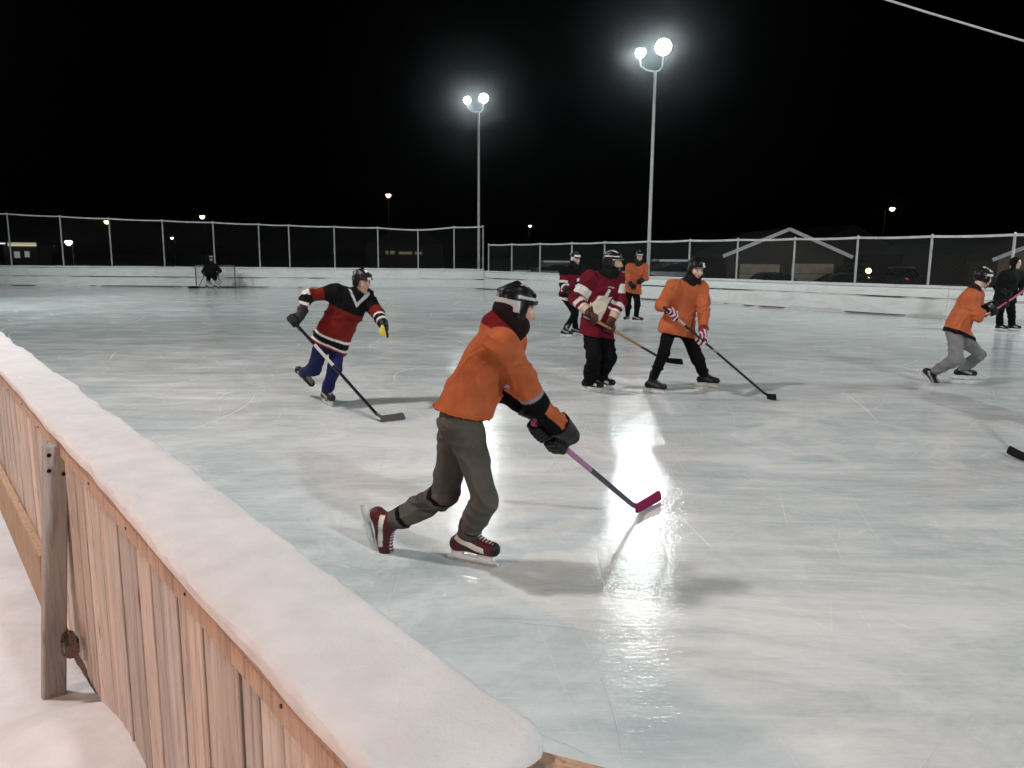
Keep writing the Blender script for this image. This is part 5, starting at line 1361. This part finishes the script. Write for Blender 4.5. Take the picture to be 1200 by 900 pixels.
def car(label, loc, rz, paint, snow=True, h=1.45, lights=None, L_=4.4):
    root = empty('parked_car', tuple(loc), rz); tag(root, label, 'car', 'cars parked beyond the side boards')
    k = h / 1.45; prof = [(-L_ / 2, 0.35), (-L_ / 2, 0.85 * k), (-L_ / 2 + 0.15, 0.95 * k), (-L_ * 0.24, 1.0 * k), (-L_ * 0.09, 1.4 * k), (0.12 * L_, 1.45 * k), (0.3 * L_, 1.32 * k), (0.43 * L_, 1.0 * k), (L_ / 2 - 0.05, 0.92 * k), (L_ / 2, 0.8 * k), (L_ / 2, 0.35)]
    bm = bmesh.new(); A = [bm.verts.new((x, -0.86, z)) for x, z in prof]; B = [bm.verts.new((x, 0.86, z)) for x, z in prof]
    for v in A + B:
        if v.co.z > 1.02 * k: v.co.y *= 0.78
    n = len(prof); bm.faces.new(A); bm.faces.new(B[::-1])
    for i in range(n): bm.faces.new((A[i], B[i], B[(i + 1) % n], A[(i + 1) % n]))
    bmesh.ops.recalc_face_normals(bm, faces=bm.faces[:]); bmesh.ops.bevel(bm, geom=list(bm.edges), offset=0.06, segments=2, affect='EDGES')
    bm.verts.index_update(); bo = link_mesh('body', [v.co[:] for v in bm.verts], [[v.index for v in f.verts] for f in bm.faces], M['car'], root, np.tile(V3(paint), (len(bm.verts), 1))); bm.free()
    for sg in (-1, 1):
        gl = MB(); gl.add([(-L_ * 0.19, sg * 0.845, 1.04 * k), (0.38 * L_, sg * 0.845, 1.04 * k), (0.27 * L_, sg * 0.705, 1.33 * k), (-L_ * 0.07, sg * 0.705, 1.33 * k), (-L_ * 0.19, sg * 0.83, 1.04 * k), (0.38 * L_, sg * 0.83, 1.04 * k), (0.27 * L_, sg * 0.69, 1.33 * k), (-L_ * 0.07, sg * 0.69, 1.33 * k)], [(0, 1, 2, 3), (7, 6, 5, 4), (0, 4, 5, 1), (1, 5, 6, 2), (2, 6, 7, 3), (3, 7, 4, 0)], (0.01, 0.012, 0.014))
        gl.build('window', M['glass'], root)
    for x in (-L_ * 0.31, L_ * 0.31):
        for sg in (-1, 1):
            w = MB(); w.tube([(x, sg * 0.68, 0.32), (x, sg * 0.88, 0.32)], 0.32, 20, (0.02, 0.02, 0.02)); wo = w.build('wheel', M['rubber'], root, True)
            w = MB(); w.tube([(x, sg * 0.88, 0.32), (x, sg * 0.895, 0.32)], 0.19, 16, (0.35, 0.35, 0.36)); w.build('rim', M['steel'], wo, True)
    if snow:
        for nm, x0, x1, z, hw, t in (('roof_snow', -L_ * 0.1, L_ * 0.29, 1.44 * k, 0.66, 0.13), ('hood_snow', -L_ * 0.5 + 0.1, -L_ * 0.25, 0.97 * k, 0.78, 0.12)):
            vs, fs = snow_cap(x1 - x0, -hw, hw, 0, t, 0.04, 0.12, 3.3, False, 10); V = vs + np.array([x0, 0, z - 0.02]); link_mesh(nm, V, fs, M['snow'], root, smooth=True)
    if lights:
        for (x, y, z, r, mt) in lights:
            m2 = MB(); sgn = -1 if x < 0 else 1; m2.tube([(x, y, z), (x + 0.05 * sgn, y, z)], [r, r * 0.85], 14); m2.build('headlight' if x < 0 else 'taillight', M[mt], root, True)
    return root
M['amber'] = emit_mat('amber_headlight', (1.0, 0.72, 0.35), 3.0); M['red'] = emit_mat('red_taillight', (1.0, 0.06, 0.06), 0.7)
car('snow covered van parked behind the maroon players', (2.3, 50, GZ), 0.15, (0.10, 0.10, 0.11), True, 1.9, L_=4.9)
car('dark car with snow on roof and hood, beside the near floodlight pole', (8.5, 44, GZ), 0.1, (0.03, 0.03, 0.035), True, 2.05, L_=4.6)
car('low dark car in front of the left garage door', (13.9, 42.5, GZ), 0.05, (0.012, 0.012, 0.014), False, 1.5, L_=3.4)
car('low dark car in front of the right garage door', (17.6, 42.0, GZ), 0.05, (0.012, 0.012, 0.014), False, 1.5, L_=4.0)
car('dark van with two amber lights lit, right of the garage', (19.9, 45, GZ), 1.15, (0.015, 0.015, 0.017), False, 2.0, lights=((-2.16, -0.62, 1.60, 0.16, 'amber'), (-2.22, -0.60, 1.14, 0.13, 'amber'), (-2.22, 0.6, 0.72, 0.02, 'amber')), L_=4.3)
car('dark car showing a red tail light, behind the side fence', (25.1, 50, GZ), -2.2, (0.015, 0.015, 0.017), True, 1.7, lights=((2.12, 0.62, 0.98, 0.12, 'red'),))

# ------------------------------------------------------------------ night sky, camera, settings
w = bpy.data.worlds.new('World'); scene.world = w; w.use_nodes = True; nt = w.node_tree
bg = nt.nodes['Background']; sk = nt.nodes.new('ShaderNodeTexSky'); sk.sky_type = 'NISHITA'; sk.sun_disc = False; sk.sun_elevation = math.radians(-6); sk.sun_rotation = math.radians(200)
nt.links.new(sk.outputs[0], bg.inputs[0]); bg.inputs[1].default_value = SKY

cam = bpy.data.cameras.new('camera'); co = bpy.data.objects.new('camera', cam); COL.objects.link(co)
p, r = math.radians(9.46), 0.008
R0 = V3((1, 0, 0)); Fw = V3((0, math.cos(p), -math.sin(p))); U0 = V3((0, math.sin(p), math.cos(p)))
Rr = math.cos(r) * R0 + math.sin(r) * U0; Uu = -math.sin(r) * R0 + math.cos(r) * U0
mt = Matrix.Identity(4)
for i in range(3): mt[i][0], mt[i][1], mt[i][2] = Rr[i], Uu[i], -Fw[i]
mt.translation = (0, 0, 1.65); co.matrix_world = mt
cam.sensor_width = 36; cam.lens = 27; cam.clip_start = 0.05; cam.clip_end = 3000
scene.camera = co
scene.render.engine = 'CYCLES'
scene.view_settings.view_transform = 'Standard'; scene.view_settings.look = 'None'; scene.view_settings.exposure = 0; scene.view_settings.gamma = 1
scene.cycles.use_denoising = True; scene.cycles.use_adaptive_sampling = True; scene.cycles.adaptive_threshold = 0.025; scene.cycles.volume_bounces = 0; scene.cycles.max_bounces = 5; scene.cycles.diffuse_bounces = 3; scene.cycles.glossy_bounces = 3
scene.cycles.sample_clamp_indirect = 4.0; scene.cycles.caustics_reflective = False; scene.cycles.caustics_refractive = False

# thin haze added to imitate the lens glow round the lamps
if HAZE > 0:
    hm = bpy.data.materials.new('lamp_glow_haze'); hm.use_nodes = True; nt = hm.node_tree; nt.nodes.clear()
    o = nt.nodes.new('ShaderNodeOutputMaterial'); v = nt.nodes.new('ShaderNodeVolumePrincipled'); v.inputs['Color'].default_value = (0.9, 0.93, 1.0, 1)
    v.inputs['Density'].default_value = HAZE; v.inputs['Anisotropy'].default_value = 0.975; nt.links.new(v.outputs[0], o.inputs['Volume'])
    mb = MB(); mb.box((0, 40, 6.2), (1000, 1000, 8.6)); hz = mb.build('haze', hm); tag(hz, 'thin haze added for a glow round the lamps', kind='stuff')
